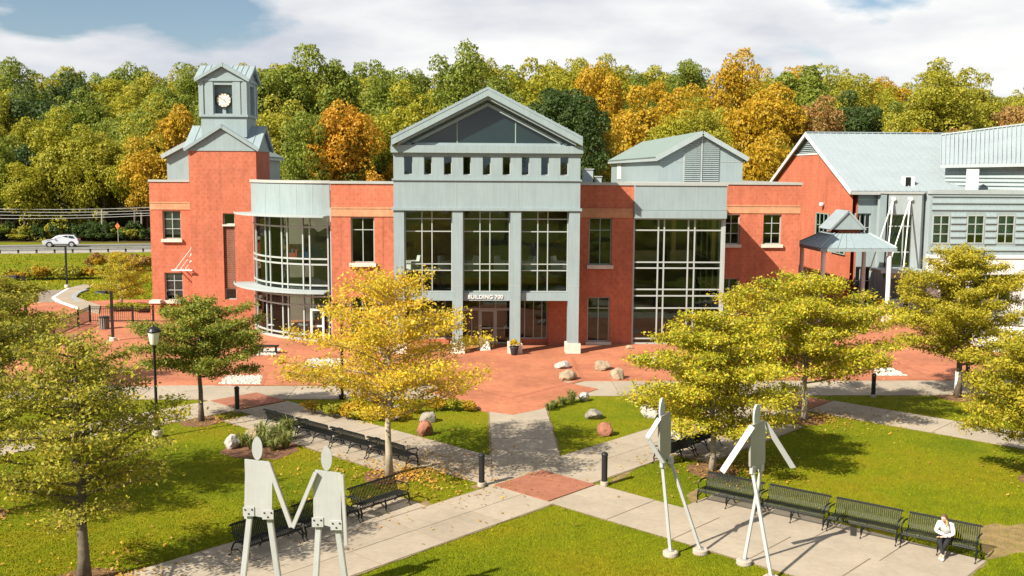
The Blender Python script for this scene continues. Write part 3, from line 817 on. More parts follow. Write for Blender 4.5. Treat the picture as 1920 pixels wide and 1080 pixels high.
for xx_ in (413.5,):
    cj = X(xx_, YT, 340); piece('control_joint', BLD, M['brick_dark'], F0, cj - .012, cj + .012, slit1 + .3, ztt - .02, YT - .003, YT - .0005)
for a_, y_ in ((281 + 76, YWL),): pass
for xx_ in (640, 719): cj = X(xx_, YB, 450); piece('control_joint', BLD, M['brick_dark'], F0, cj - .01, cj + .01, .05, Z(408, YB, 680), YB - .003, YB - .0005)
def gable_box(parent, cx_, cy_, hw, z_eave, z_ridge, over, th, mat, fmat, cross=True, seams=6, zbase=None):
    """cross-gable roof on a square block centred on cx,cy; four tympana, eight roof faces"""
    s = (z_ridge - z_eave) / hw
    ov = hw + over
    ze = z_ridge - s * ov
    up = .10
    objs = []
    for q in range(4):
        c, sn = [(1, 0), (0, 1), (-1, 0), (0, -1)][q]
        R_ = lambda x, y, z: (cx_ + c * x - sn * y, cy_ + sn * x + c * y, z)
        # gable facing local -y; each half runs from the ridge to the valley
        for sd_ in (-1, 1):
            q4 = [R_(0, -ov, z_ridge + up), R_(sd_ * ov, -ov, ze + up), R_(0, 0, z_ridge + up)]
            n = (Vector(q4[1]) - Vector(q4[0])).cross(Vector(q4[2]) - Vector(q4[0])).normalized()
            if n.z < 0: n = -n
            b = [Vector(p_) - n * th for p_ in q4]
            mb = MB(); mb.face(q4); mb.face(b[::-1])
            for i in range(3):
                j = (i + 1) % 3
                mb.face([q4[i], b[i], b[j], q4[j]])
            ro = mb.build('roof', mat, parent); objs.append(ro)
            for k in range(1, seams):
                f = k / seams                     # seams run down the slope, parallel to the gable
                p0 = Vector(R_(0, -ov * (1 - f), z_ridge + up)) + n * .015
                p1 = Vector(R_(sd_ * ov * (1 - f), -ov * (1 - f), z_ridge + up - s * ov * (1 - f))) + n * .015
                MB().bar(p0, p1, .05, .035, n).build('roof_seam', mat, ro)
            # rake board
            p0, p1 = Vector(R_(0, -ov + .03, z_ridge + up - .13)), Vector(R_(sd_ * ov, -ov + .03, ze + up - .13))
            MB().bar(p0, p1, .22, .14, (0, 0, 1)).build('rake_board', fmat, parent)
        ac_ = Vector(R_(0, -ov + .03, z_ridge + up - .12)); MB().box(ac_.x - .09, ac_.x + .09, ac_.y - .09, ac_.y + .09, ac_.z - .16, ac_.z + .14).build('apex_cap', fmat, parent)
        MB().face([R_(-hw, -hw + .02, z_eave), R_(hw, -hw + .02, z_eave), R_(0, -hw + .02, z_ridge)]).face(
            [R_(-hw, -hw + .10, z_eave), R_(0, -hw + .10, z_ridge), R_(hw, -hw + .10, z_eave)]).build('tympanum', fmat, parent, fix=False)
    return objs
tcx, tcy, thw = (TX0 + TX1) / 2, YT + tD / 2, tD / 2
piece('architrave', BLD, M['panel'], F0, TX0 - .06, TX1 + .06, ztt + .001, ztt + .22, YT - .06, TB + .06)
gable_box(BLD, tcx, tcy, thw + .05, ztt + .22, Z(236, YT, 417), .20, .12, M['roof_metal'], M['panel'], seams=5)
# cupola
ccx = X(418.5, YT + tD / 2 - 1.7, 200); ccy = tcy
chw = (X(462, ccy - 1.7, 190) - X(374, ccy - 1.7, 190)) / 2
CY = ccy - chw
zq = lambda y: Z(y, CY, 418)
piece('cupola_base', BLD, M['panel'], F0, ccx - chw + .05, ccx + chw - .05, ztt + 1.0, zq(219), CY + .05, ccy + chw - .05)
piece('cupola_ledge', BLD, M['panel'], F0, ccx - chw - .08, ccx + chw + .08, zq(219) + .001, zq(215), CY - .08, ccy + chw + .08)
cz0, cz1 = zq(215) + .001, zq(152)
nx0, nx1, nz0, nz1 = X(401, CY, 190), X(435, CY, 190), zq(213), zq(159)
mid = (nx0 + nx1) / 2; hwn = (nx1 - nx0) / 2; hh = (nz0 + nz1) / 2
for q in range(4):
    fr = [(ccx, CY, 1, 0), (ccx + chw, ccy, 0, 1), (ccx, ccy + chw, -1, 0), (ccx - chw, ccy, 0, -1)][q]
    dlt = 0 if q % 2 == 0 else .451
    wall('cupola_wall', BLD, M['panel'], fr, -chw + dlt, chw - dlt, cz0, cz1, 0, .45, [(-hwn, hwn, nz0, nz1)])
    piece('niche_wall', BLD, M['panel'], fr, -hwn - .1, hwn + .1, nz0 - .05, nz1 + .05, .62, .75)
    for sd_ in (-1, 1):
        piece('pilaster', BLD, M['panel'], fr, sd_ * (chw - .12) - .15, sd_ * (chw - .12) + .15, cz0, cz1 - .001, -.07, -.001)
        piece('pilaster', BLD, M['panel'], fr, sd_ * (hwn + .32) - .26, sd_ * (hwn + .32) + .26, cz0, cz1 - .001, -.05, -.001)
piece('cupola_core', BLD, M['panel'], F0, ccx - chw + .85, ccx + chw - .85, cz0, cz1, CY + .9, ccy + chw - .9)
piece('cupola_architrave', BLD, M['panel'], F0, ccx - chw - .1, ccx + chw + .1, cz1 + .001, zq(147), CY - .1, ccy + chw + .1)
gable_box(BLD, ccx, ccy, chw + .05, zq(147), zq(121), .22, .10, M['roof_metal'], M['panel'], seams=5)
# clock
M['clock_face'] = pmat('cream_clock_face', (.74, .66, .52), .5, 0, .06)
ckx, ckz, ckr = X(420, CY + .3, 187), zq(187), .56
def disc_y(r0, r1, y, th, n=32, c=(0, 0)):
    mb = MB()
    for i in range(n):
        a, b = 2 * math.pi * i / n, 2 * math.pi * (i + 1) / n
        P = lambda r, t, yy: (c[0] + r * math.cos(t), yy, c[1] + r * math.sin(t))
        if r0 <= 0:
            mb.face([P(0, 0, y), P(r1, a, y), P(r1, b, y)])
        else:
            mb.face([P(r0, a, y), P(r1, a, y), P(r1, b, y), P(r0, b, y)])
            mb.face([P(r0, b, y), P(r0, b, y + th), P(r0, a, y + th), P(r0, a, y)])
        mb.face([P(r1, a, y), P(r1, a, y + th), P(r1, b, y + th), P(r1, b, y)])
    return mb
ck = disc_y(0, ckr * .9, CY + .22, .12, c=(ckx, ckz)).build('clock', M['clock_face'], BLD)
disc_y(ckr * .88, ckr, CY + .17, .2, c=(ckx, ckz)).build('clock_rim', M['black_metal'], ck)
for h in range(12):
    a = 2 * math.pi * h / 12
    MB().bar((ckx + math.sin(a) * ckr * .66, CY + .212, ckz + math.cos(a) * ckr * .66), (ckx + math.sin(a) * ckr * .84, CY + .212, ckz + math.cos(a) * ckr * .84), .045, .012, (math.cos(a), 0, -math.sin(a))).build('hour_mark', M['black_metal'], ck)
for a, l, w_ in ((RAD(135), .42, .05), (RAD(-55), .68, .035)):
    MB().bar((ckx, CY + .205, ckz), (ckx + math.sin(a) * ckr * l, CY + .205, ckz + math.cos(a) * ckr * l), w_, .012, (math.cos(a), 0, -math.sin(a))).build('clock_hand', M['black_metal'], ck)
piece('clock_stand', BLD, M['panel'], F0, ckx - .12, ckx + .12, nz0, ckz - ckr + .05, CY + .3, CY + .5)

# ---- rooftop penthouses
def penthouse(x0, x1, y0, y1, zb, ze, zr, louver=True, door=False):
    mxx = (x0 + x1) / 2
    for (a, b_, fr) in ((x0, x1, F0),):
        MB().xprism([(x0, zb), (x1, zb), (x1, ze), (mxx, zr), (x0, ze)], y0, y0 + .2).build('penthouse_wall', M['panel'], BLD)
        MB().xprism([(x0, zb), (x1, zb), (x1, ze), (mxx, zr), (x0, ze)], y1 - .2, y1).build('penthouse_wall', M['panel'], BLD)
    MB().box(x0, x0 + .2, y0 + .201, y1 - .201, zb, ze).build('penthouse_wall', M['panel'], BLD)
    MB().box(x1 - .2, x1, y0 + .201, y1 - .201, zb, ze).build('penthouse_wall', M['panel'], BLD)
    s = (zr - ze) / (mxx - x0); ov = .3
    for sd_ in (-1, 1):
        xe = mxx + sd_ * (mxx - x0 + ov); zz = zr - s * (mxx - x0 + ov)
        ro = MB().slabq([(mxx, y0 - .35, zr + .16), (xe, y0 - .35, zz + .16), (xe, y1 + .3, zz + .16), (mxx, y1 + .3, zr + .16)], .1).build('roof', M['slate_roof'], BLD)
        MB().bar((mxx, y0 - .33, zr + .0), (xe, y0 - .33, zz + .0), .3, .12, (0, 0, 1)).build('rake_board', M['panel_light'], ro)
        MB().box(min(xe, xe - sd_ * .1), max(xe, xe - sd_ * .1), y0 - .3, y1 + .3, zz - .14, zz + .05).build('gutter', M['panel_light'], ro)
    if louver:
        for sd_ in (-1, 1):
            l0, l1 = mxx + sd_ * .06, mxx + sd_ * (x1 - x0) * .215
            l0, l1 = min(l0, l1), max(l0, l1)
            zt = lambda x: zr - s * abs(x - mxx) - .25
            lv = MB().xprism([(l0, zb + .3), (l1, zb + .3), (l1, zt(l1)), (l0, zt(l0))], y0 - .03, y0 - .001).build('louver', M['coping'], BLD)
            k = zb + .36
            while k < zt(l0 if sd_ > 0 else l1) - .1:
                xa, xb = l0 + .03, l1 - .03
                lim = (zr - .25 - k - .08) / s
                if sd_ > 0: xb = min(xb, mxx + lim)
                else: xa = max(xa, mxx - lim)
                if xb - xa > .1:
                    MB().hexa([(xa, y0 - .10, k), (xb, y0 - .10, k), (xb, y0 - .031, k + .05), (xa, y0 - .031, k + .05), (xa, y0 - .10, k + .02), (xb, y0 - .10, k + .02), (xb, y0 - .031, k + .07), (xa, y0 - .031, k + .07)]).build('louver_blade', M['panel'], lv)
                k += .14
        piece('louver_mullion', BLD, M['panel_light'], F0, mxx - .05, mxx + .05, zb + .3, zr - .2, y0 - .12, y0 - .0005)
        for zz in (ze - .35,):
            for sd_ in (-1, 1):
                xa, xb = mxx + sd_ * (x1 - x0) * .22, mxx + sd_ * (x1 - x0) * .5
                piece('panel_joint', BLD, M['coping'], F0, min(xa, xb), max(xa, xb), zz, zz + .04, y0 - .02, y0 - .001)
YPH = 70.5
penthouse(X(1237, YPH, 300), X(1393, YPH, 300), YPH, 96.0, 9.3, Z(294, YPH, 1313), Z(250, YPH, 1313))
pdx = X(1237, YPH, 300)
pd_ = MB().box(pdx - .03, pdx - .001, 89.5, 91.8, 9.9, 11.3).build('roof_door', M['white_paint'], BLD)
YPL = 77.5
px0 = X(313, YPL, 310); pxc = X(389, YPL, 310)
penthouse(px0, 2 * pxc - px0, YPL, 90.0, 9.3, Z(290, YPL, 320), Z(250, YPL, 400), louver=False)
# roof clutter
for a, b, y0, y1, d in ((1094, 1112, 318, 342, 72), (1118, 1128, 332, 344, 70)):
    x0, x1 = X(a, d, 330), X(b, d, 330)
    un = MB().box(x0, x1, d, d + .8, 9.35, Z(y0, d, a)).build('roof_vent', M['panel_light'], BLD)
    MB().box(x0 - .06, x1 + .06, d - .06, d + .86, Z(y0, d, a) + .001, Z(y0, d, a) + .07).build('vent_cap', M['coping'], un)
# steel-rod entrance hood on the left wing
hz = Z(507, YWL - 1.2, 340)
hx0, hx1 = X(322, YWL - 1.2, 505), X(361, YWL - 1.2, 505)
hood = MB().box(hx0, hx1, YWL - 1.3, YWL - 1.22, hz - .03, hz + .07).build('entrance_hood', M['white_paint'], BLD)
for k in range(4):
    xx = hx0 + .1 + (hx1 - hx0 - .2) * k / 3
    MB().box(xx - .03, xx + .03, YWL - 1.219, YWL - .001, hz - .02, hz + .04).build('hood_bracket', M['white_paint'], hood)
for k in range(3):
    p0 = Vector((hx0 + .25 + k * .35, YWL - 1.26, hz + .05)); p1 = A(360 - k * 1.0, 464 + 13 * k, YWL - .05)
    MB().tube([p0, p1], .028, 6).build('hood_rod', M['white_paint'], hood)
    MB().tube([p1 + Vector((0, .1, 0)), p1 - Vector((0, .08, 0))], .08, 8).build('rod_anchor', M['white_paint'], hood)
# ================================================================== hall with the pale metal roof (right)
HALL = thing('gabled_hall', 'long hall with pale metal gable roof, brick gable end and grey panel front', 'building', (36, 88, 0), world=True)
HY0 = 78.0
HX0 = X(1600, HY0, 355); HZE = Z(356, HY0, 1600); HYR = 89.0; HZR = A(1512, 252, HYR).z; HY1 = 100.0
HX1 = X(1960, HY0, 355)
# brick gable end facing left: along -Y, inward +X
FH = frame_of(HX0, HY1, 0, -1)
a = lambda Y: HY1 - Y
gw = MB()
def gpt(Y, z, x=HX0): return (x, Y, z)
zlv = HZR - (HZR - HZE) * .36
ylv0, ylv1 = HYR - (HYR - HY0) * .36, HYR + (HYR - HY0) * .36
gw.face([gpt(HY1, .03), gpt(HY0, .03), gpt(HY0, HZE), gpt(ylv0, zlv), gpt(ylv1, zlv), gpt(HY1, HZE)])
gw.face([gpt(HY1, .03, HX0 + .4), gpt(HY1, HZE, HX0 + .4), gpt(ylv1, zlv, HX0 + .4), gpt(ylv0, zlv, HX0 + .4), gpt(HY0, HZE, HX0 + .4), gpt(HY0, .03, HX0 + .4)])
gw.build('gable_wall', M['brick'], HALL, fix=False)
lv = MB().face([gpt(ylv1, zlv + .02, HX0 + .1), gpt(ylv0, zlv + .02, HX0 + .1), gpt(HYR, HZR - .02, HX0 + .1)]).build('gable_louver', M['panel'], HALL, fix=False)
for k in range(9):
    f = (k + .5) / 10
    z = zlv + (HZR - zlv) * f; h = (ylv1 - HYR) * (1 - f) - .15
    MB().hexa([gpt(HYR - h, z, HX0 - .02), gpt(HYR + h, z, HX0 - .02), gpt(HYR + h, z + .06, HX0 + .09), gpt(HYR - h, z + .06, HX0 + .09), gpt(HYR - h, z + .03, HX0 - .02), gpt(HYR + h, z + .03, HX0 - .02), gpt(HYR + h, z + .09, HX0 + .09), gpt(HYR - h, z + .09, HX0 + .09)]).build('louver_blade', M['panel_light'], lv)
MB().box(HX0 - .05, HX0 + .12, ylv0, ylv1, zlv - .12, zlv + .02).build('gable_trim', M['white_paint'], HALL)
ovh = .35
def seam_roof(parent, q, n, mat, th=.12, name='roof', sw=.05, sh=.07, join=True):
    """q: ridge a, ridge b, eave b, eave a (one slope); n standing seams from ridge to eave"""
    q = [Vector(p_) for p_ in q]
    ro = MB().slabq(q, th).build(name, mat, parent)
    nrm = (q[1] - q[0]).cross(q[3] - q[0]).normalized()
    if nrm.z < 0: nrm = -nrm
    mb = MB(); side = (q[1] - q[0]).normalized()
    for k in range(n + 1):
        f = (k + .02) / (n + .04)
        p0, p1 = q[0].lerp(q[1], f) + nrm * sh * .4, q[3].lerp(q[2], f) + nrm * sh * .4
        if join: mb.bar(p0, p1, sw, sh, side)
        else: MB().bar(p0, p1, sw, sh, side).build('roof_seam', mat, ro)
    if join: stuff(mb.build('roof_seams', mat, ro))
    return ro
sl_h = (HZR - HZE) / (HYR - HY0)
HX2 = X(1815, HY0 - .5, 352)
seam_roof(HALL, [(HX0 - ovh, HYR, HZR + .15), (HX1 + 8, HYR, HZR + .15), (HX1 + 8, HY0 - .5, HZE + .15 - .5 * sl_h), (HX0 - ovh, HY0 - .5, HZE + .15 - .5 * sl_h)], 44, M['roof_pale'])
seam_roof(HALL, [(HX0 - ovh, HYR, HZR + .15), (HX1 + 8, HYR, HZR + .15), (HX1 + 8, HY1 + .5, HZE + .15 - .5 * sl_h), (HX0 - ovh, HY1 + .5, HZE + .15 - .5 * sl_h)], 44, M['roof_pale'])
for y in (HY0 - .5, HY1 + .5):
    MB().bar((HX0 - ovh - .02, HYR, HZR + .0), (HX0 - ovh - .02, y, HZE - .5 * sl_h), .32, .10, (0, 0, 1)).build('rake_board', M['white_paint'], HALL)
MB().bar((HX0 - ovh, HYR, HZR + .2), (HX1 + 8, HYR, HZR + .2), .4, .08, (0, 1, 0)).build('ridge_cap', M['roof_pale'], HALL)
MB().box(HX0 - .3, HX1 + 8, HY0 - .68, HY0 - .5, HZE - .35, HZE - .12).build('gutter', M['coping'], HALL)
# front wall: grey panels and windows
hw1 = oz(1603, 1632, 400, 470, HY0)
hw2 = oz(1603, 1632, 500, 570, HY0)
xbay0, xbay1 = X(1643, HY0, 430), X(1745, HY0, 430)
wall('front_wall', HALL, M['panel'], F0, HX0 + .42, xbay1 + 6, .03, HZE - .1, HY0, HY0 + .35, [hw1, hw2])
for o in (hw1, hw2): window(HALL, F0, *o, HY0 + .2, mids(o, 3), [o[2] + (o[3] - o[2]) * .62], glass='glass_dark', fm='frame')
piece('interior_wall', HALL, M['interior'], F0, HX0 + .42, xbay1 + 6, .03, HZE - .2, HY0 + 3, HY0 + 3.1)
# windows in the brick gable end: frames sit proud of the wall
for yy in (80.6, 84.6):
    FHw = frame_of(HX0, yy, 0, -1)
    piece('dark_room_sheet', HALL, M['black_metal'], FHw, -1.5, 1.5, 4.1, 7.2, -.02, -.001)  # black sheet on the solid wall paints in the dark room behind the panes
    window(HALL, FHw, -1.5, 1.5, 4.1, 7.2, -.09, [-.5, .5], [6.2], glass='glass_teal', fm='frame_green')
lampo = MB().lathe([(.02, -.2), (.16, -.18), (.2, 0), (.16, .12), (.02, .16)], tuple(A(1554, 383, HY0 + 6) * 0 + Vector((HX0 - .22, HY0 + 6.5, A(1554, 383, HY0 + 6.5).z))), 10).build('wall_light', M['white_paint'], HALL, smooth=True)
# chamfered projecting bay with the tall window
YBAY = HY0 - 2.4
bx0, bx1 = X(1663, YBAY, 450), X(1725, YBAY, 450)
btop = HZE - .25
wtall = oz(1662.5, 1709, 402, 503, YBAY)
wall('bay_wall', HALL, M['panel_light'], F0, bx0 - .02, bx1, 2.6, btop, YBAY, YBAY + .3, [(wtall[0] + .02, wtall[1], wtall[2], wtall[3])])
piece('bay_wall', HALL, M['panel'], F0, bx1 - .6, bx1, .03, 2.599, YBAY, YBAY + .3)
window(HALL, F0, wtall[0] + .02, wtall[1], wtall[2], wtall[3], YBAY + .15, mids(wtall, 3)[1:], [wtall[2] + (wtall[3] - wtall[2]) * f for f in (.30, .78)], glass='glass_teal', fm='frame', mw=.08)
MB().prism([(bx0 - .02, YBAY + .001), (bx0 - .02, YBAY + .3), (X(1643, HY0, 450) + .3, HY0), (X(1643, HY0, 450), HY0)], .03, btop).build('bay_wall', M['panel'], HALL)
MB().prism([(bx1 + .001, YBAY), (bx1 + .001, YBAY + .3), (xbay1 - .3, HY0), (xbay1, HY0)], .03, btop).build('bay_wall', M['panel_light'], HALL)
MB().prism([(bx0 - .1, YBAY - .08), (bx1 + .1, YBAY - .08), (xbay1 + .1, HY0), (X(1643, HY0, 450) - .1, HY0)], btop + .001, btop + .12).build('bay_coping', M['coping'], HALL)
piece('interior_wall', HALL, M['panel_light'], F0, bx0, bx1, .03, btop - .1, YBAY + 2.0, YBAY + 2.1)
# hung entrance canopy on steel rods
cz = Z(507, YBAY - 1.2, 1670)
can = MB().box(X(1652, YBAY - 2.2, 507), bx1 - .3, YBAY - 2.2, YBAY - .001, cz - .12, cz + .10).build('hung_canopy', M['panel_light'], HALL)
for a0_, in ((1675,), (1707,)):
    top = A(a0_, 373, YBAY - .05)
    MB().tube([top + Vector((0, .06, 0)), top - Vector((0, .14, 0))], .15, 12).build('rod_anchor', M['white_paint'], can)
    for dx in (-2.3, -1.1):
        MB().tube([top, (top.x + dx, YBAY - 2.0, cz + .1)], .05, 8).build('canopy_rod', M['white_paint'], can)
# rooftop unit
ru = A(1697, 352, HY0 + .9)
u_ = MB().box(X(1697, HY0 + .6, 340), X(1713, HY0 + .6, 340), HY0 + .4, HY0 + 1.3, HZE + .0, Z(331, HY0 + .6, 1700)).build('roof_vent', M['white_paint'], HALL)
MB().box(X(1697, HY0 + .6, 340) - .05, X(1705, HY0 + .6, 340), HY0 + .34, HY0 + .395, HZE + .25, Z(331, HY0 + .6, 1700) - .05).build('vent_grille', M['black_metal'], u_)

# ================================================================== ribbed metal-clad wing (far right)
WNG = thing('metal_clad_wing', 'grey building wing clad in horizontal ribbed metal above a white ground floor', 'building', (42, 76, 0), world=True)
YS = 75.0
sxa = X(1745, YS, 420); sxb = X(1990, YS, 420)
zs0, zs1 = Z(478, YS, 1800), Z(364, YS, 1800)
ops = [oz(a_, b_, 403, 457, YS) for a_, b_ in ((1747.5, 1780), (1812, 1845), (1869, 1902), (1930, 1962))]
wall('clad_wall', WNG, M['panel'], F0, sxa, sxb, zs0, zs1, YS, YS + .3, ops)
def ribs(parent, x0, x1, z0, z1, Y, step, ops=()):
    z = z0 + step * .5
    while z < z1 - .05:
        segs = [(x0, x1)]
        for o in ops:
            if o[2] - .08 < z < o[3] + .08:
                segs = [s for q in segs for s in ((q[0], min(q[1], o[0] - .07)), (max(q[0], o[1] + .07), q[1])) if s[1] - s[0] > .05]
        for s in segs:
            MB().hexa([(s[0], Y - .09, z - .03), (s[1], Y - .09, z - .03), (s[1], Y - .001, z - .05), (s[0], Y - .001, z - .05),
                       (s[0], Y - .09, z + .03), (s[1], Y - .09, z + .03), (s[1], Y - .001, z + step * .55), (s[0], Y - .001, z + step * .55)]).build('cladding_panel', M['panel'], parent)
        z += step
ribs(WNG, sxa + .02, sxb, zs0 + .1, zs1, YS, (zs1 - zs0) / 9.0, ops)
for o in ops: window(WNG, F0, *o, YS + .02, mids(o, 2), [o[2] + (o[3] - o[2]) * f for f in (.34, .68)], glass='glass_teal', fm='frame', fw=.09, mw=.07)
M['blind'] = pmat('pale_blind', (.50, .52, .50), .8)
for o in ops: piece('blind', WNG, M['blind'], F0, o[0] - .1, o[1] + .1, o[2] + (o[3] - o[2]) * random.uniform(.0, .35), o[3] + .1, YS + .36, YS + .38)
piece('cornice', WNG, M['panel_light'], F0, sxa - .1, sxb, zs1 + .001, Z(356, YS, 1800), YS - .15, YS + .6)
piece('base_ledge', WNG, M['white_paint'], F0, sxa - .1, sxb, zs0 - .25, zs0 - .001, YS - .12, YS + .3)
piece('interior_wall', WNG, M['interior'], F0, sxa, sxb, .03, zs1, YS + 3, YS + 3.1)
FSl = frame_of(sxa, YS, 0, -1)
piece('side_wall', WNG, M['panel_light'], FSl, -3, -.301, .03, zs1 - .001, 0, .3)
wall('ground_wall', WNG, M['white_paint'], F0, sxa, sxb, .03, zs0 - .251, YS - .02, YS + .3, [(sxa + 1.0, sxa + 2.2, .03, 2.5), (sxa + 3.5, sxa + 6.5, 1.0, 3.0)])
window(WNG, F0, sxa + 1.0, sxa + 2.2, .04, 2.5, YS + .1, [], [2.1], glass='glass_dark', name='door', fm='coping')
window(WNG, F0, sxa + 3.5, sxa + 6.5, 1.0, 3.0, YS + .1, [sxa + 4.5, sxa + 5.5], [], glass='glass_dark')
# white low block in front of it
lbx = A(1868, 660, 58).x
lb = MB().prism([(lbx, 58.5), (lbx + 1.6, 57.2), (lbx + 9, 57.2), (lbx + 9, 63), (lbx, 63)], .03, 1.75).build('white_annex', M['white_paint'], WNG)
MB().prism([(lbx - .1, 58.42), (lbx + 1.56, 57.08), (lbx + 9.1, 57.08), (lbx + 9.1, 63.1), (lbx - .1, 63.1)], 1.751, 1.86).build('annex_coping', M['coping'], lb)
# upper storey and its steep ribbed roof, turned slightly towards the camera
ua, ub = A(1768, 313, 79.0), A(1985, 305, 73.0)
dirr = Vector((ub.x - ua.x, ub.y - ua.y, 0)); L = dirr.length; dirr.normalize()
FU = frame_of(ua.x, ua.y, dirr.x, dirr.y)
zu = (ua.z + ub.z) / 2
wall('upper_wall', WNG, M['panel'], FU, 0, L, 8.6, zu, .5, .8)
step = .30
z = 8.75
while z < zu - .1:
    MB().fbox(FU, .02, L - .02, z, z + .05, .40, .499).build('cladding_panel', M['panel'], WNG)
    MB().fbox(FU, .02, L - .02, z + .05, z + .18, .45, .499).build('cladding_panel', M['panel_light'], WNG)
    z += step
inw = Vector((-dirr.y, dirr.x, 0))
ra_ = A(1765, 254, 79 + 6.5); rb_ = A(1985, 226, 73 + 6.5)
e0 = Vector((ua.x, ua.y, zu)) - inw * .2 - dirr * .1; e1 = Vector((ub.x, ub.y, zu + .15)) - inw * .2
seam_roof(WNG, [ra_, rb_, e1, e0], 26, M['roof_pale'], join=False, sw=.06, sh=.09)
MB().bar(e0 - Vector((0, 0, .12)), e1 - Vector((0, 0, .12)), .24, .14, (0, 0, 1)).build('gutter', M['panel_light'], WNG)
MB().bar(ra_ + Vector((0, 0, .08)), rb_ + Vector((0, 0, .08)), .35, .1, inw).build('ridge_cap', M['panel_light'], WNG)
wd = A(1826, 353, 76.5)
MB().box(X(1817, 75.8, 340), X(1835, 75.8, 340), 75.8, 76.3, 8.0, Z(317, 75.8, 1826)).build('white_duct', M['white_paint'], WNG)

# ================================================================== pavilion with the two-tier metal roof
PVC = Vector((X(1584, 73, 460), 73.0, 0))
PAV = thing('entrance_pavilion', 'open pavilion with two-tier pale metal roof on white posts by the hall', 'pavilion', tuple(PVC), world=True)
ze = Z(464, 71, 1590); hwv = 2.72
zt_ = Z(436, 73, 1575)
def rect(hw_, z, rot=0.0):
    c, s = math.cos(rot), math.sin(rot)
    return [Vector((PVC.x + c * x - s * y, PVC.y + s * x + c * y, z)) for x, y in ((-hw_, -hw_), (hw_, -hw_), (hw_, hw_), (-hw_, hw_))]
E_, T_ = rect(hwv, ze), rect(1.25, zt_)
for k in range(4):
    j = (k + 1) % 4
    seam_roof(PAV, [T_[k], T_[j], E_[j], E_[k]], 9, M['roof_metal'], th=.08, sw=.04, sh=.05)
    MB().bar(E_[k] - Vector((0, 0, .14)), E_[j] - Vector((0, 0, .14)), .22, .10, (0, 0, 1)).build('fascia', M['panel'], PAV)
    MB().bar(T_[k] + Vector((0, 0, .03)), E_[k] + Vector((0, 0, .03)), .14, .05, (1, 0, .5)).build('hip_cap', M['roof_pale'], PAV)
for q in rect(hwv - .35, 0):
    c = MB().tube([(q.x, q.y, .03), (q.x, q.y, ze - .1)], .16, 12).build('post', M['white_paint'], PAV)
    MB().box(q.x - .28, q.x + .28, q.y - .28, q.y + .28, .03, .5).build('post_base', M['stone'], c)
MB().prism([p_.xy for p_ in rect(hwv - .3, 0)], ze - .16, ze - .10).build('soffit', M['panel'], PAV)
# upper lantern with gabled roof
nk = rect(.8, 0)
MB().prism([p_.xy for p_ in nk], zt_ - .1, zt_ + .28).build('lantern_curb', M['brick'], PAV)
zl0, zl1 = zt_ + .28, Z(394, 73, 1565)
rt = RAD(-90); c_, s_ = math.cos(rt), math.sin(rt)
def PL(x, y, z): return Vector((PVC.x - .25 + c_ * x - s_ * y, PVC.y + s_ * x + c_ * y, z))
hw2_, ln = 1.3, 1.2
for sd_ in (-1, 1):
    seam_roof(PAV, [PL(-ln, 0, zl1), PL(ln, 0, zl1), PL(ln, sd_ * hw2_, zl0), PL(-ln, sd_ * hw2_, zl0)], 7, M['roof_pale'], th=.08, sw=.04, sh=.05)
for xx in (-ln + .12, ln - .12):
    MB().face([PL(xx, -hw2_ + .12, zl0), PL(xx, hw2_ - .12, zl0), PL(xx, 0, zl1 - .08)]).build('lantern_gable', M['panel'], PAV)
# ================================================================== road, parking lot and things left of the building
M['asphalt'] = pmat('asphalt', (.105, .098, .09), .9, 0, .12, .8, .3, 40)
M['asphalt_pale'] = pmat('worn_asphalt', (.20, .165, .13), .9, 0, .12, .6, .3, 40)
M['shoulder'] = pmat('gravel_shoulder', (.30, .27, .23), .95, 0, .2, 2, .3, 20)
M['line_white'] = pmat('road_paint_white', (.72, .71, .68), .7, 0, .12, 3)
M['line_blue'] = pmat('road_paint_blue', (.26, .285, .30), .7, 0, .15, 3)
M['galv'] = pmat('galvanised_steel', (.42, .42, .41), .5, .4, .1)
M['rusty'] = pmat('dark_post', (.05, .04, .035), .8)
r0, r1 = G(0, 459.5), G(285, 456.5); rd = (r1 - r0).normalized(); rn = Vector((-rd.y, rd.x, 0))
n0 = G(0, 476)
wroad = abs((n0 - r0).dot(rn))
def roadpt(s, t): p_ = r0 + rd * s - rn * t; return (p_.x, p_.y)
def roadstrip(name, s0, s1, t0, t1, z, mat): return structure(MB().prism([roadpt(s0, t1), roadpt(s1, t1), roadpt(s1, t0), roadpt(s0, t0)], -.05, z).build(name, mat))
roadstrip('road', -400, 500, 0, wroad - 3.2, .012, M['asphalt'])
roadstrip('road_shoulder', -400, 500, wroad - 3.2, wroad + .3, .016, M['shoulder'])
for t in (1.0, wroad - 4.0): roadstrip('road_line', -400, 500, t, t + .16, .020, M['line_white'])
roadstrip('sidewalk', 26, 120, -2.6, -.2, .10, M['concrete'])
# guard rail
gs0 = -30
GR = thing('guard_rail', 'galvanised steel guard rail along the grass verge of the road', 'guard rail', (*roadpt(20, wroad + .1), 0), world=True)
for s0 in range(-30, 90, 24):
    mb = MB()
    for (z0, z1, dd) in ((.50, .58, .0), (.58, .62, -.05), (.62, .66, -.05), (.66, .74, .0)):
        pa, pb = roadpt(s0 + .01, wroad + .1 + dd), roadpt(s0 + 23.99, wroad + .1 + dd)
        mb.prism([pa, pb, (pb[0], pb[1] + .06), (pa[0], pa[1] + .06)], z0, z1)
    mb.build('rail_beam', M['galv'], GR)
for k in range(0, 52):
    c = roadpt(-28 + k * 2.1, wroad + .0)
    MB().box(c[0] - .09, c[0] + .09, c[1] + .05, c[1] + .25, -.05, .76).build('rail_post', M['rusty'], GR)
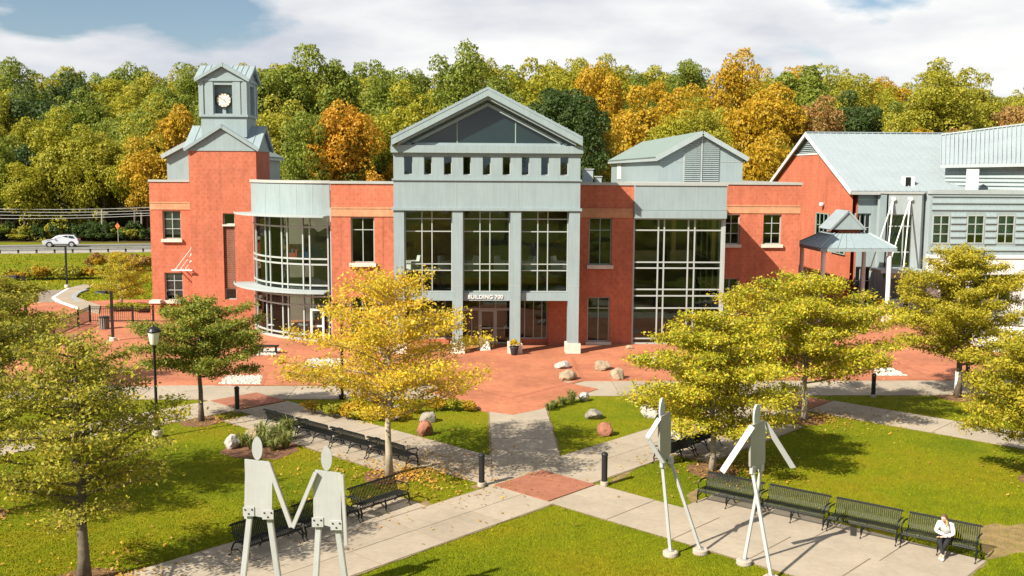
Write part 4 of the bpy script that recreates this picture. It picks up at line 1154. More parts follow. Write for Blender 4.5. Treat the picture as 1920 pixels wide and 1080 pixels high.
# parking lot
sheet('parking_lot', [G(*q).xy for q in ((-120, 660), (-120, 546), (0, 547), (126, 543), (99, 560), (112, 568), (148, 580), (130, 592), (90, 604), (40, 625))], .010, M['asphalt_pale'])
sheet('sidewalk', [G(*q).xy for q in ((126, 543), (99, 560), (112, 568), (148, 581), (185, 590), (188, 575), (163, 567), (143, 559), (150, 550), (172, 538), (158, 535))], .12, M['concrete'])
def stripe(px, w, mat, z=.016, name='painted_line'):
    for a_, b_ in zip(px[:-1], px[1:]):
        p0, p1 = G(*a_), G(*b_); d = (p1 - p0).normalized(); n_ = Vector((-d.y, d.x, 0)) * w / 2
        structure(MB().prism([(p0 - n_).xy, (p1 - n_).xy, (p1 + n_).xy, (p0 + n_).xy], -.01, z).build(name, mat))
stripe([(73, 567), (101, 578), (118, 577)], .18, M['line_white'])
for a_, b_ in (((88, 570), (106, 566)), ((93, 573), (113, 569)), ((99, 576), (121, 572)), ((107, 578), (128, 575))): stripe([a_, b_], .14, M['line_white'])
stripe([(0, 556), (40, 549), (60, 547)], .16, M['line_white'])
stripe([(162, 545), (150, 549), (137, 557), (140, 563), (150, 568)], .32, M['line_blue'], .126)
structure(MB().prism([G(*q).xy for q in ((129, 584), (141, 579), (146, 581), (134, 588))], -.01, .017).build('painted_patch', M['line_blue']))
stripe([(128, 543), (100, 560), (113, 568.5), (148, 581)], .22, M['line_white'], .135, 'kerb')

# street lights of the lot
def area_light(px, top_py, label, arm=-1.0, rot=0.0, group=None):
    b = G(*px); D = b.y
    ztop = A(px[0], top_py, D).z
    t = thing('area_light', label, 'lamp post', b, rot)
    MB().lathe([(.22, 0), (.22, .25), (.10, .26)], sides=12).build('base', M['stone'], t)
    MB().box(-.07, .07, -.07, .07, .25, ztop).build('pole', M['black_metal'], t)
    if arm:
        MB().box(min(0, arm * .45), max(0, arm * .45), -.04, .04, ztop - .16, ztop - .06).build('arm', M['black_metal'], t)
        hd = MB().hexa([(arm * .4, -.22, ztop - .14), (arm * 1.35, -.2, ztop - .08), (arm * 1.35, .2, ztop - .08), (arm * .4, .22, ztop - .14), (arm * .4, -.2, ztop + .02), (arm * 1.3, -.16, ztop + .0), (arm * 1.3, .16, ztop + .0), (arm * .4, .2, ztop + .02)]).build('lamp_head', M['black_metal'], t)
    return t
area_light((126, 539), 461, 'tall slim black light pole by the parking lot verge', arm=0.25)
area_light((50, 622), 517, 'black light pole with flat lamp arm over the parking lot')
area_light((212, 640), 546, 'black light pole with flat lamp arm behind the iron fence', arm=-.7)
# iron fence
ftop = [(40, 632), (100, 601), (146, 583), (168, 574.5)]
fpts = [G(x, y, 1.15).xy for x, y in ftop] + [G(x, 574.5, 1.15).xy for x in (208, 248, 287)]
FEN = thing('iron_fence', 'black iron picket fence between the brick terrace and the parking lot', 'fence', (fpts[3].x, fpts[3].y, 0), world=True)
pk = 0
for a_, b_ in zip(fpts[:-1], fpts[1:]):
    L_ = (b_ - a_).length
    for z in (.18, .98, 1.12):
        MB().bar((a_.x, a_.y, z), (b_.x, b_.y, z), .045, .035, (0, 0, 1)).build('rail', M['black_metal'], FEN)
    for k in range(int(L_ / .14)):
        q = a_.lerp(b_, (k + .5) * .14 / L_)
        MB().box(q.x - .01, q.x + .01, q.y - .01, q.y + .01, .1, 1.11).build('picket', M['black_metal'], FEN) if pk < 290 else None
        pk += 1
for q in fpts: MB().box(q.x - .05, q.x + .05, q.y - .05, q.y + .05, .02, 1.25).build('fence_post', M['black_metal'], FEN)
# brick pier with stone cap
pb_ = G(294, 592)
PR = thing('brick_pier', 'short brick pier with pale stone cap at the fence end', 'pier', pb_)
MB().box(-.33, .33, -.33, .33, .0, .95).build('shaft', M['brick'], PR)
MB().hexa([(-.42, -.42, .951), (.42, -.42, .951), (.42, .42, .951), (-.42, .42, .951), (-.36, -.36, 1.15), (.36, -.36, 1.15), (.36, .36, 1.15), (-.36, .36, 1.15)]).build('cap', M['stone'], PR)
# litter bins
M['bin_grey'] = pmat('slatted_bin', (.18, .16, .13), .7)
def bin_(px, label):
    t = thing('litter_bin', label, 'litter bin', G(*px))
    MB().lathe([(.24, .04), (.26, .06), (.28, .75), (.27, .77)], sides=14).build('liner', M['black_metal'], t)
    for k in range(14):
        a_ = 2 * math.pi * k / 14
        MB().bar((math.cos(a_) * .29, math.sin(a_) * .29, .03), (math.cos(a_) * .32, math.sin(a_) * .32, .82), .085, .02, (-math.sin(a_), math.cos(a_), 0)).build('slat', M['bin_grey'], t)
    MB().lathe([(.34, .80), (.36, .83), (.30, .88), (.14, .90)], sides=16).build('rim', M['black_metal'], t)
bin_((196, 618), 'round slatted litter bin beside the iron fence')
# utility poles, wires, road sign
M['wood_pole'] = pmat('weathered_pole_wood', (.26, .23, .18), .9, 0, .2, 1.5)
poles = []
for (px_, py_, ty, lab) in ((192, 451, 393, 'grey wooden utility pole beside the orange road sign'), (266, 449, 393, 'grey wooden utility pole close to the brick wing corner')):
    b = G(px_, py_); zt_p = A(px_, ty, b.y).z
    t = thing('utility_pole', lab, 'pole', b, group=None)
    MB().tube([(0, 0, 0), (.1, 0, zt_p)], [.17, .13], 8).build('pole', M['wood_pole'], t)
    MB().box(-1.0, 1.0, -.06, .06, zt_p - .55, zt_p - .42).build('cross_arm', M['wood_pole'], t)
    poles.append((b, zt_p))
M['wire'] = pmat('pale_cable', (.34, .34, .32), .6)
WR = thing('overhead_wires', 'pale overhead wires strung along the edge of the wood', 'cable', (poles[0][0].x, poles[0][0].y, poles[0][1]), world=True)
for (ya, yb, off) in ((384, 378, 0), (389, 384, .3), (396, 388, .6), (404, 390, .9)):
    p0, p1, p2 = A(-160, ya + 2, poles[0][0].y - 2 - off), A(100, (ya * .7 + yb * .3) + 1.5, poles[0][0].y - 2 - off), A(500, yb - 3, poles[0][0].y - 2 - off)
    pts = []
    for k in range(21):
        f = k / 20; pts.append(p0.lerp(p2, f) - Vector((0, 0, .9 * 4 * f * (1 - f))))
    MB().tube(pts, .035, 5).build('wire', M['wire'], WR)
M['sign_orange'] = pmat('orange_sign', (.55, .14, .03), .6)
b = G(222, 454.5); sg = thing('road_sign', 'orange diamond road sign on a thin post at the wood edge', 'road sign', b)
zt_p = A(222, 424, b.y).z
MB().tube([(0, 0, 0), (0, 0, zt_p + .3)], .05, 6).build('post', M['galv'], sg)
MB().bar((0, -.07, zt_p - .62), (0, -.07, zt_p + .62), .02, .03, (1, 0, 0)).build('brace', M['galv'], sg)
MB().xprism([(0, zt_p - .5), (.36, zt_p), (0, zt_p + .5), (-.36, zt_p)], -.12, -.09).build('sign_plate', M['sign_orange'], sg)

# ------------------------------------------------------------------ silver SUV
M['car_paint'] = pmat('silver_car_paint', (.62, .63, .65), .28, .35, .03, spec=.6)
M['car_glass'] = pmat('dark_car_glass', (.015, .017, .02), .08, 0, .1, spec=.8)
M['tyre'] = pmat('tyre_rubber', (.015, .015, .015), .85)
M['rim'] = pmat('alloy_rim', (.55, .55, .56), .35, .6)
M['lamp_red'] = pmat('tail_lamp_red', (.35, .02, .02), .3)
M['lamp_clear'] = pmat('head_lamp', (.7, .72, .75), .2)
M['trim_black'] = pmat('black_trim', (.02, .02, .02), .6)
def car(loc, rot, label):
    t = thing('parked_car' if False else 'car', label, 'car', loc, rot)
    prof = [(-2.28, .42), (-2.30, .72), (-2.18, .92), (-1.25, 1.06), (-.55, 1.52), (-.2, 1.63), (.9, 1.66), (1.7, 1.58), (2.15, 1.12), (2.26, .95), (2.28, .45), (1.95, .30), (-1.95, .30)]
    def ring(y, inset):
        out = []
        for x, z in prof:
            k = inset * (1.0 if z > 1.08 else .28)
            out.append((x * (1 - .02 * inset / .2 if inset else 1), y * (1 - k), z))
        return out
    mb = MB(); secs = []
    for y, dz in ((-.90, 1), (-.80, 0), (.80, 0), (.90, 1)):
        secs.append([(x * (.985 if dz else 1), (y if z < 1.08 else y * (.86 - .16 * (z - 1.08))), z - (.035 if dz and z > 1.5 else 0)) for x, z in prof])
    n = len(prof); base = 0
    for s_ in secs: mb.v += s_
    for a_ in range(3):
        for i in range(n):
            j = (i + 1) % n
            mb.f.append((a_ * n + i, a_ * n + j, (a_ + 1) * n + j, (a_ + 1) * n + i)); mb.m.append(0)
    mb.f.append(tuple(range(n))); mb.f.append(tuple(3 * n + i for i in range(n - 1, -1, -1))); mb.m += [0, 0]
    mb.build('body', M['car_paint'], t, smooth=False)
    ysd = lambda z: .90 * (.86 - .16 * (z - 1.08)) + .012
    for s_ in (-1, 1):
        for xs_ in ([(-1.0, 1.12), (-.48, 1.48), (-.1, 1.52), (-.1, 1.12)], [(0, 1.12), (0, 1.53), (.92, 1.54), (.92, 1.12)], [(1.0, 1.12), (1.0, 1.54), (1.55, 1.48), (1.85, 1.14)]):
            MB().face([(x, s_ * ysd(z), z) for x, z in xs_]).face([(x, s_ * (ysd(z) - .03), z) for x, z in xs_][::-1]).build('side_window', M['car_glass'], t)
        for x in (-1.38, 1.38):
            w_ = MB().tube([(x, s_ * .70, .36), (x, s_ * .915, .36)], .365, 20).build('wheel', M['tyre'], t)
            MB().tube([(x, s_ * .86, .36), (x, s_ * .925, .36)], .245, 16).build('rim', M['rim'], w_)
            MB().tube([(x, s_ * .60, .37), (x, s_ * .907, .37)], .43, 20).build('wheel_arch', M['trim_black'], t)
        MB().box(-2.31, -2.1, min(s_ * .55, s_ * .86), max(s_ * .55, s_ * .86), .72, .86).build('headlight', M['lamp_clear'], t)
        MB().box(2.14, 2.29, min(s_ * .62, s_ * .88), max(s_ * .62, s_ * .88), .85, 1.12).build('tail_light', M['lamp_red'], t)
        MB().box(-.85, -.65, min(s_ * .88, s_ * 1.05), max(s_ * .88, s_ * 1.05), 1.10, 1.22).build('mirror', M['car_paint'], t)
        MB().box(-1.9, 1.9, min(s_ * .86, s_ * .915), max(s_ * .86, s_ * .915), .30, .42).build('sill_trim', M['trim_black'], t)
    MB().face([(-1.2, -.68, 1.09), (-1.2, .68, 1.09), (-.56, .60, 1.515), (-.56, -.60, 1.515)]).build('windscreen', M['car_glass'], t)
    MB().face([(2.14, -.62, 1.16), (1.74, -.58, 1.55), (1.74, .58, 1.55), (2.14, .62, 1.16)]).build('rear_window', M['car_glass'], t)
    MB().box(-.1, 1.6, -.56, -.50, 1.64, 1.71).build('roof_rail', M['trim_black'], t); MB().box(-.1, 1.6, .50, .56, 1.64, 1.71).build('roof_rail', M['trim_black'], t)
    return t
cb = G(116, 463)
car((cb.x, cb.y, .02), math.atan2(rd.y, rd.x), 'silver SUV driving on the road below the wood')
# ================================================================== foliage helpers
def leafmat(name, cols, trans=.42, rough=.55):
    m, nt, p = newmat(name)
    g = nd(nt, 'ShaderNodeNewGeometry')
    k = len(cols)
    r = ramp(nt, g.outputs['Random Per Island'], [(i / (k - 1), c) for i, c in enumerate(cols)])
    n = noise(nt, .55, 3); rr = ramp(nt, n.outputs['Fac'], [(.3, (.72, .78, .7)), (.7, (1, 1, 1))])
    col = mixc(nt, 1.0, r.outputs[0], rr.outputs[0], 'MULTIPLY')
    nt.links.new(col, p.inputs['Base Color']); p.inputs['Roughness'].default_value = rough; p.inputs['Specular IOR Level'].default_value = .3
    t = nd(nt, 'ShaderNodeBsdfTranslucent'); nt.links.new(col, t.inputs[0])
    mx_ = nd(nt, 'ShaderNodeMixShader'); mx_.inputs[0].default_value = trans
    nt.links.new(p.outputs[0], mx_.inputs[1]); nt.links.new(t.outputs[0], mx_.inputs[2])
    nt.links.new(mx_.outputs[0], nt.nodes['Material Output'].inputs['Surface'])
    return m
M['bark'] = pmat('grey_brown_bark', (.12, .095, .07), .95, 0, .3, 6, .6, 25)
M['bark_pale'] = pmat('pale_bark', (.32, .27, .20), .95, 0, .25, 5, .5, 25)
LF = {
 'green': leafmat('leaves_green', [(0.152, 0.200, 0.032), (0.240, 0.288, 0.035), (0.336, 0.352, 0.042), (0.208, 0.240, 0.038)]),
 'dark': leafmat('leaves_dark_green', [(0.041, 0.074, 0.019), (0.068, 0.108, 0.024), (0.101, 0.142, 0.027)]),
 'olive': leafmat('leaves_olive', [(0.272, 0.280, 0.032), (0.400, 0.376, 0.035), (0.528, 0.432, 0.042), (0.320, 0.320, 0.038)]),
 'lime': leafmat('leaves_yellow_green', [(0.260, 0.273, 0.023), (0.390, 0.364, 0.026), (0.494, 0.403, 0.029), (0.286, 0.299, 0.026)]),
 'gold': leafmat('leaves_golden', [(0.480, 0.324, 0.022), (0.648, 0.408, 0.024), (0.576, 0.312, 0.022), (0.408, 0.312, 0.026)]),
 'orange': leafmat('leaves_orange', [(0.624, 0.300, 0.026), (0.744, 0.372, 0.029), (0.648, 0.384, 0.036), (0.504, 0.252, 0.036)]),
 'russet': leafmat('leaves_russet', [(0.391, 0.207, 0.063), (0.483, 0.276, 0.092), (0.345, 0.218, 0.057)]),
}
def quads(name, V, mat):
    """V: (n,4,3) array -> mesh of n loose quads"""
    n = len(V)
    me = bpy.data.meshes.new(name)
    me.vertices.add(n * 4); me.vertices.foreach_set('co', np.ascontiguousarray(V, dtype=np.float32).ravel())
    me.loops.add(n * 4); me.loops.foreach_set('vertex_index', np.arange(n * 4, dtype=np.int32))
    me.polygons.add(n); me.polygons.foreach_set('loop_start', np.arange(0, n * 4, 4, dtype=np.int32))
    try: me.polygons.foreach_set('loop_total', np.full(n, 4, dtype=np.int32))
    except Exception: pass
    me.materials.append(mat); me.update(calc_edges=True)
    return me
def leaf_quads(rs, C, Nn, size, aspect=.55):
    """rhombic leaves at C with normals Nn"""
    n = len(C)
    Nn = Nn / (np.linalg.norm(Nn, axis=1, keepdims=True) + 1e-9)
    T = rs.normal(size=(n, 3)); T -= Nn * (T * Nn).sum(1, keepdims=True); T /= np.linalg.norm(T, axis=1, keepdims=True) + 1e-9
    B = np.cross(Nn, T)
    s = size * rs.uniform(.45, 1.45, (n, 1))
    fold = Nn * s * rs.uniform(-.12, .12, (n, 1))
    return np.stack([C - T * s * .5, C + B * s * aspect * .5 + fold, C + T * s * .5, C - B * s * aspect * .5 + fold], 1)

def crown_mesh(name, seed, rx, rz, nlobe, nleaf, leaf, mat, low=-.75):
    """a broad crown of many leafy lobes around its own origin"""
    rs = np.random.RandomState(seed)
    L = []
    while len(L) < nlobe:
        d = rs.normal(size=3); d /= np.linalg.norm(d)
        if d[2] < low: continue
        k = rs.uniform(.40, .92)
        c = d * k * np.array([rx, rx, rz]); r = rs.uniform(.13, .40) * (1.25 - .45 * k) * rx
        L.append((c, r))
    L.append((np.zeros(3), rx * .55))
    w = np.array([r * r for _, r in L]); w /= w.sum()
    idx = rs.choice(len(L), nleaf, p=w)
    cen = np.array([c for c, _ in L])[idx]; rad = np.array([r for _, r in L])[idx]
    d = rs.normal(size=(nleaf, 3)); d[:, 2] += .35; d /= np.linalg.norm(d, axis=1, keepdims=True)
    bumps = 1 + .16 * np.sin(d[:, 0] * 7 + idx) * np.sin(d[:, 1] * 6 + idx * 2) + .1 * np.sin(d[:, 2] * 9 + idx)
    P = cen + d * (rad * bumps * rs.uniform(.72, 1.06, nleaf) ** .5)[:, None] * np.array([1, 1, .9])
    Nn = d * .9 + rs.normal(size=(nleaf, 3)) * .55
    return quads(name, leaf_quads(rs, P, Nn, leaf, .75), mat)

# ------------------------------------------------------------------ the wooded hillside
CROWNS = []
for k in range(13):
    CROWNS.append(crown_mesh('crown', 100 + k, 1.0, [1.05, 1.3, .85, 1.6, 1.1, .95, 1.4, .8, 1.2, 1.75, 1.0, 1.5, .9][k], [44, 60, 30, 66, 46, 26, 54, 36, 70, 60, 22, 40, 52][k], 15000, .062, LF['green'], -.9))
TALLT = MB().tube([(0, 0, -.6), (.01, 0, .3), (0, .02, .7), (.02, 0, 1.0)], [.035, .028, .022, .012], 7).mesh('trunk', M['bark'])
WLAB = {'green': 'mid green tree among the woods on the hillside', 'dark': 'dark green tree among the woods on the hillside', 'olive': 'olive green tree among the woods on the hillside',
        'lime': 'yellow green tree among the woods on the hillside', 'gold': 'golden yellow tree among the woods on the hillside', 'orange': 'orange tree among the woods on the hillside', 'russet': 'russet brown tree among the woods on the hillside'}
def wood_tree(x, y, rx, h, colr, k, label=None):
    """crown of radius rx; overall height h above its ground"""
    z = hill(x, y)
    pxx = 894 + x / y * FPX
    where = ('above the road' if pxx < 300 else 'behind the clock tower' if pxx < 700 else 'behind the gabled entrance' if pxx < 1110 else 'behind the rooftop penthouse' if pxx < 1440 else 'behind the metal-roofed hall')
    rowl = 'at the lower edge of the wood' if y < 166 else 'halfway up the wood' if y < 195 else 'at the top of the wood'
    if not label: glabel = '%s %s, %s' % (WLAB[colr].replace(' among the woods on the hillside', ''), where, rowl)
    t = thing('woodland_tree', label or glabel, 'tree', (x, y, z - .3), random.uniform(0, 6.28), None if label else 'trees of one colour in the wood')
    if not label: t['group'] = glabel.replace(' tree ', ' trees ', 1)
    me = CROWNS[k % len(CROWNS)]
    rz = rx * random.uniform(.9, 1.3)
    c = link('crown', me, t, False); c.location = (0, 0, h - rz * .95); c.scale = (rx, rx, rz)
    c.material_slots[0].link = 'OBJECT'; c.material_slots[0].material = LF[colr]
    tr = link('trunk', TALLT, t, False); tr.scale = (6, 6, h * .8)
    return t
rw = random.Random(11)
def region_colour(px_, row):
    if px_ < 120: w = (('green', 5), ('olive', 4), ('lime', 3), ('dark', .8), ('gold', .5))
    elif px_ < 380: w = (('green', 4), ('olive', 5), ('lime', 4), ('gold', .8), ('dark', .8))
    elif px_ < 760: w = (('green', 6), ('lime', 3), ('olive', 3), ('orange', .4), ('gold', .8))
    elif px_ < 1120: w = (('green', 4), ('lime', 3), ('olive', 3), ('dark', 1), ('gold', 1))
    elif px_ < 1560: w = (('gold', 6), ('lime', 3), ('olive', 3.5), ('orange', .8), ('green', 2), ('russet', .4))
    else: w = (('olive', 4), ('gold', 3), ('green', 2.5), ('lime', 2), ('russet', .6), ('dark', .6))
    tot = sum(b_ for _, b_ in w); r = rw.random() * tot
    for a_, b_ in w:
        r -= b_
        if r <= 0: return a_
    return w[0][0]
# single trees that stand out: photo column, crown-top row, distance, crown radius, colour, label
KEYS = [(640, 195, 150, 5.6, 'orange', 'large orange autumn tree right behind the clock tower'), (705, 330, 146, 3.6, 'orange', None), (1068, 150, 132, 5.2, 'dark', 'dense dark green tree behind the grey gable of the entrance'),
        (1085, 230, 128, 4.2, 'dark', None), (600, 92, 190, 7.5, 'green', 'tallest green tree on the skyline beside the cupola'), (1210, 165, 150, 6.0, 'gold', 'big golden tree behind the louvred rooftop penthouse'), (865, 118, 185, 6.6, 'green', None),
        (1440, 155, 158, 6.5, 'gold', None), (1120, 140, 175, 5.5, 'gold', None), (1380, 132, 190, 6, 'gold', None), (1500, 120, 190, 6.5, 'green', None), (760, 190, 160, 6.0, 'lime', None), (1310, 200, 150, 4.6, 'olive', None),
        (740, 130, 185, 6.2, 'green', None), (510, 190, 158, 5.5, 'olive', None), (520, 115, 185, 6, 'green', None), (575, 240, 148, 4.4, 'green', None), (1530, 185, 160, 4.4, 'russet', 'bare brownish tree behind the ridge of the metal roof'), (1600, 170, 168, 5.4, 'dark', None), (1770, 138, 185, 6.6, 'olive', None),
        (1440, 240, 140, 4.6, 'gold', None), (1260, 235, 140, 4.2, 'lime', None), (1130, 250, 138, 3.6, 'gold', None), (330, 195, 160, 5.0, 'gold', None), (110, 235, 158, 5.2, 'lime', None), (40, 300, 152, 4.2, 'lime', None), (190, 250, 156, 4.8, 'olive', None), (270, 230, 158, 4.6, 'olive', None)]
for i, (px_, py_, D_, rx, colr, lab) in enumerate(KEYS):
    q = A(px_, py_, D_)
    h = q.z - hill(q.x, D_) + .3
    wood_tree(q.x, D_, rx, h, colr, i, lab)
rows = [(154, 6.3, 14.5, 5.0), (163, 7.0, 15, 5.4), (174, 7.2, 15.5, 5.6), (186, 7.6, 16, 5.8), (200, 8.2, 16, 6.0), (216, 8.8, 16, 6.2), (234, 9.6, 16, 6.6)]
cnt = 0
for ri, (D_, step, h, rx) in enumerate(rows):
    x = A(-120, 320, D_).x + rw.uniform(0, 4)
    xe = A(2040, 320, D_).x
    while x < xe:
        px_ = 960 + (x * math.cos(YAW) ) / D_ * FPX - math.tan(YAW) * -FPX * 0 - 66
        y = D_ + rw.uniform(-3.5, 3.5)
        hh_ = h * rw.uniform(.82, 1.15)
        if px_ < 300 and ri < 2: hh_ *= .92
        if px_ > 1100: hh_ *= .90
        elif px_ > 650: hh_ *= .93
        wood_tree(x + rw.uniform(-1.5, 1.5), y, rx * rw.uniform(.75, 1.12), hh_, region_colour(px_, ri), rw.randrange(13))
        cnt += 1
        x += step * rw.uniform(.75, 1.25)
# the campus trees on the far side of the lawn (behind the viewpoint), mirrored in the glazing
for k in range(16):
    x = -62 + k * 8.2 + rw.uniform(-2, 2); y = -24 - 7 * (k % 2) - (10 if abs(x) < 16 else 0) + rw.uniform(-2, 2)
    wood_tree(x, y, rw.uniform(4.2, 5.4), rw.uniform(11, 15), rw.choice(['olive', 'green', 'lime', 'gold', 'dark']), rw.randrange(13), 'broad tree on the opposite side of the campus lawn')['group'] = 'trees opposite the building'
# low undergrowth at the wood edge
SHRUB = [crown_mesh('foliage', 300 + k, 1.0, .8, 14, 1500, .17, LF['green'], -.3) for k in range(4)]
STEM = MB().tube([(0, 0, 0), (.02, 0, .35), (.0, .03, .7)], [.05, .04, .02], 6).mesh('stem', M['bark'])
def shrub(x, y, r, h, colr, label, group=None, name='shrub', z=0.0):
    t = thing(name, label, 'shrub', (x, y, z), random.uniform(0, 6.28), group)
    c = link('foliage', random.choice(SHRUB), t, False); c.scale = (r, r, h * .62); c.location = (0, 0, h * .5)
    c.material_slots[0].link = 'OBJECT'; c.material_slots[0].material = LF[colr]
    s_ = link('stem', STEM, t, False); s_.scale = (max(r, .3), max(r, .3), h * .8)
    return t
for k in range(34):
    px_ = -40 + k * 10.5 + rw.uniform(-4, 4)
    q = G(px_, 451 + rw.uniform(-1.5, 1.0))
    shrub(q.x, q.y, rw.uniform(.9, 1.9), rw.uniform(1.2, 3.4), rw.choice(['green', 'dark', 'dark', 'dark', 'olive']), 'low bush at the foot of the wood along the road', 'roadside bushes below the wood', 'roadside_bush', hill(q.x, q.y))  # mostly dark leaves: shade at the wood's foot is put into their colour
# hedge of yellow-green shrubs and plumes beside the lot
for k in range(17):
    px_ = 20 + k * 11.5
    q = G(px_, 524 - max(0, px_ - 120) * .03 + rw.uniform(-1.5, 1.5))
    shrub(q.x, q.y, rw.uniform(.75, 1.1), rw.uniform(.9, 1.5), rw.choice(['lime', 'lime', 'gold', 'olive']), 'yellow green rounded shrub in the long bed beside the parking lot', 'shrubs of the bed by the parking lot')
for k in range(12):
    px_ = 172 + k * 10.0
    q = G(px_, 508 + rw.uniform(-2, 2))
    shrub(q.x, q.y, rw.uniform(.8, 1.2), rw.uniform(1.3, 2.1), rw.choice(['russet', 'gold', 'russet']), 'tan ornamental grass clump in the bed near the brick wing', 'tan grasses near the brick wing', 'ornamental_grass')
for k in range(7):
    q = G(215 + k * 11, 584 + rw.uniform(-2, 2))
    shrub(q.x, q.y, rw.uniform(.6, .85), rw.uniform(.55, .85), 'lime', 'low bright green grass clump behind the iron fence', 'green clumps behind the iron fence', 'grass_clump')

# ------------------------------------------------------------------ plaza trees
def plaza_tree(loc, H, R, z_low, nleaf, colr, label, seed, leaf=.15, bark='bark', trunk_r=.11, flat=.16, dens_top=.6, white_base=False, lean=(0, 0), profile='round', name='plaza_tree', nb=None):
    rs = np.random.RandomState(seed); rp = random.Random(seed)
    t = thing(name, label, 'tree', (loc[0], loc[1], 0))
    tb = MB()
    top = Vector((lean[0], lean[1], H * .93))
    pts, rr = [], []
    for k in range(9):
        f = k / 8
        pts.append(Vector((top.x * f + rp.uniform(-.05, .05) * (0 < k), top.y * f + rp.uniform(-.05, .05) * (0 < k), top.z * f)))
        rr.append(trunk_r * (1.35 if k == 0 else 1) * (1 - f) ** .8 + .012)
    tb.tube(pts, rr, 9)
    lc, ln = [], []
    nb = nb or int(18 + H * 4.2)
    tips = []
    for b in range(nb):
        f = (b + rp.uniform(.1, .9)) / nb
        z0 = z_low + (H * .92 - z_low) * f ** .95
        ang = b * 2.399 + rp.uniform(-.4, .4)
        if profile == 'round': pr = math.sin(math.pi * min(.97, .26 + .72 * f)) ** .7
        elif profile == 'wide': pr = math.sin(math.pi * min(.98, .38 + .60 * f)) ** .6
        else: pr = (1 - f) ** .6 * .9 + .1
        ln_ = R * pr * rp.uniform(.72, 1.05)
        rise = rp.uniform(.12, .42) if profile != 'wide' else rp.uniform(.2, .6)
        fz = z0 / top.z
        p0 = Vector((top.x * fz, top.y * fz, z0 - ln_ * .12))
        d = Vector((math.cos(ang), math.sin(ang), rise)).normalized()
        bp = [p0]
        for k in range(1, 6):
            dd = (d + Vector((rp.uniform(-.18, .18), rp.uniform(-.18, .18), rp.uniform(-.10, .10) - .02 * k))).normalized()
            bp.append(bp[-1] + dd * ln_ / 5)
        r0_ = max(.014, trunk_r * .42 * (1 - f * .6))
        tb.tube(bp, [r0_ * (1 - k / 5.6) + .004 for k in range(6)], 6, cap=False)
        for k in range(1, 6):
            for sgn in (-1, 1, 0):
                if sgn == 0 and k < 4: continue
                c = bp[k]
                sd_ = Vector((-d.y, d.x, 0)) * sgn + d * rp.uniform(.4, .9) + Vector((0, 0, rp.uniform(-.05, .4)))
                sl_ = ln_ * rp.uniform(.16, .34) * (1.15 - .1 * k)
                e = c + sd_.normalized() * sl_
                tb.tube([c, (c + e) / 2 + Vector((0, 0, .03)), e], [.010, .007, .004], 4, cap=False)
                tips.append((c, e, sl_))
    tb.build('trunk', M[bark], t, smooth=True, fix=False)
    k = len(tips)
    C0 = np.array([tuple(a_) for a_, _, _ in tips]); C1 = np.array([tuple(b_) for _, b_, _ in tips]); S = np.array([s_ for _, _, s_ in tips])
    idx = rs.choice(k, nleaf, p=S / S.sum())
    f = rs.uniform(.15, 1.12, (nleaf, 1))
    C = C0[idx] * (1 - f) + C1[idx] * f
    sp = rs.normal(size=(nleaf, 3)) * np.array([.15, .15, flat * .62]) * (R / 3.0) ** .5
    C = C + sp; C[:, 2] = np.maximum(C[:, 2], .6)
    Nn = rs.normal(size=(nleaf, 3)) * .75 + np.array([0, 0, .8])
    me = quads('crown', leaf_quads(rs, C, Nn, leaf, .5), LF2[colr])
    link('crown', me, t, False)
    return t
LF2 = {
 'yellow': leafmat('locust_leaves_yellow', [(.74, .50, .035), (.82, .60, .05), (.64, .50, .04), (.78, .42, .03), (.50, .44, .03)], .42),
 'mixed': leafmat('oak_leaves_yellow_green', [(.34, .37, .025), (.52, .49, .03), (.68, .53, .035), (.22, .28, .022), (.70, .42, .03), (.42, .44, .03)], .38),
 'olive': leafmat('oak_leaves_olive', [(.26, .27, .03), (.38, .36, .03), (.54, .43, .04), (.17, .20, .025), (.50, .34, .05)], .38),
 'green': leafmat('oak_leaves_green', [(.13, .18, .025), (.21, .26, .03), (.32, .33, .035), (.42, .28, .05)], .36),
 'amber': leafmat('oak_leaves_amber', [(.34, .31, .025), (.48, .40, .03), (.58, .43, .03), (.24, .25, .02)], .36),
}
def TP(px_, py_): g_ = G(px_, py_); return (g_.x, g_.y)
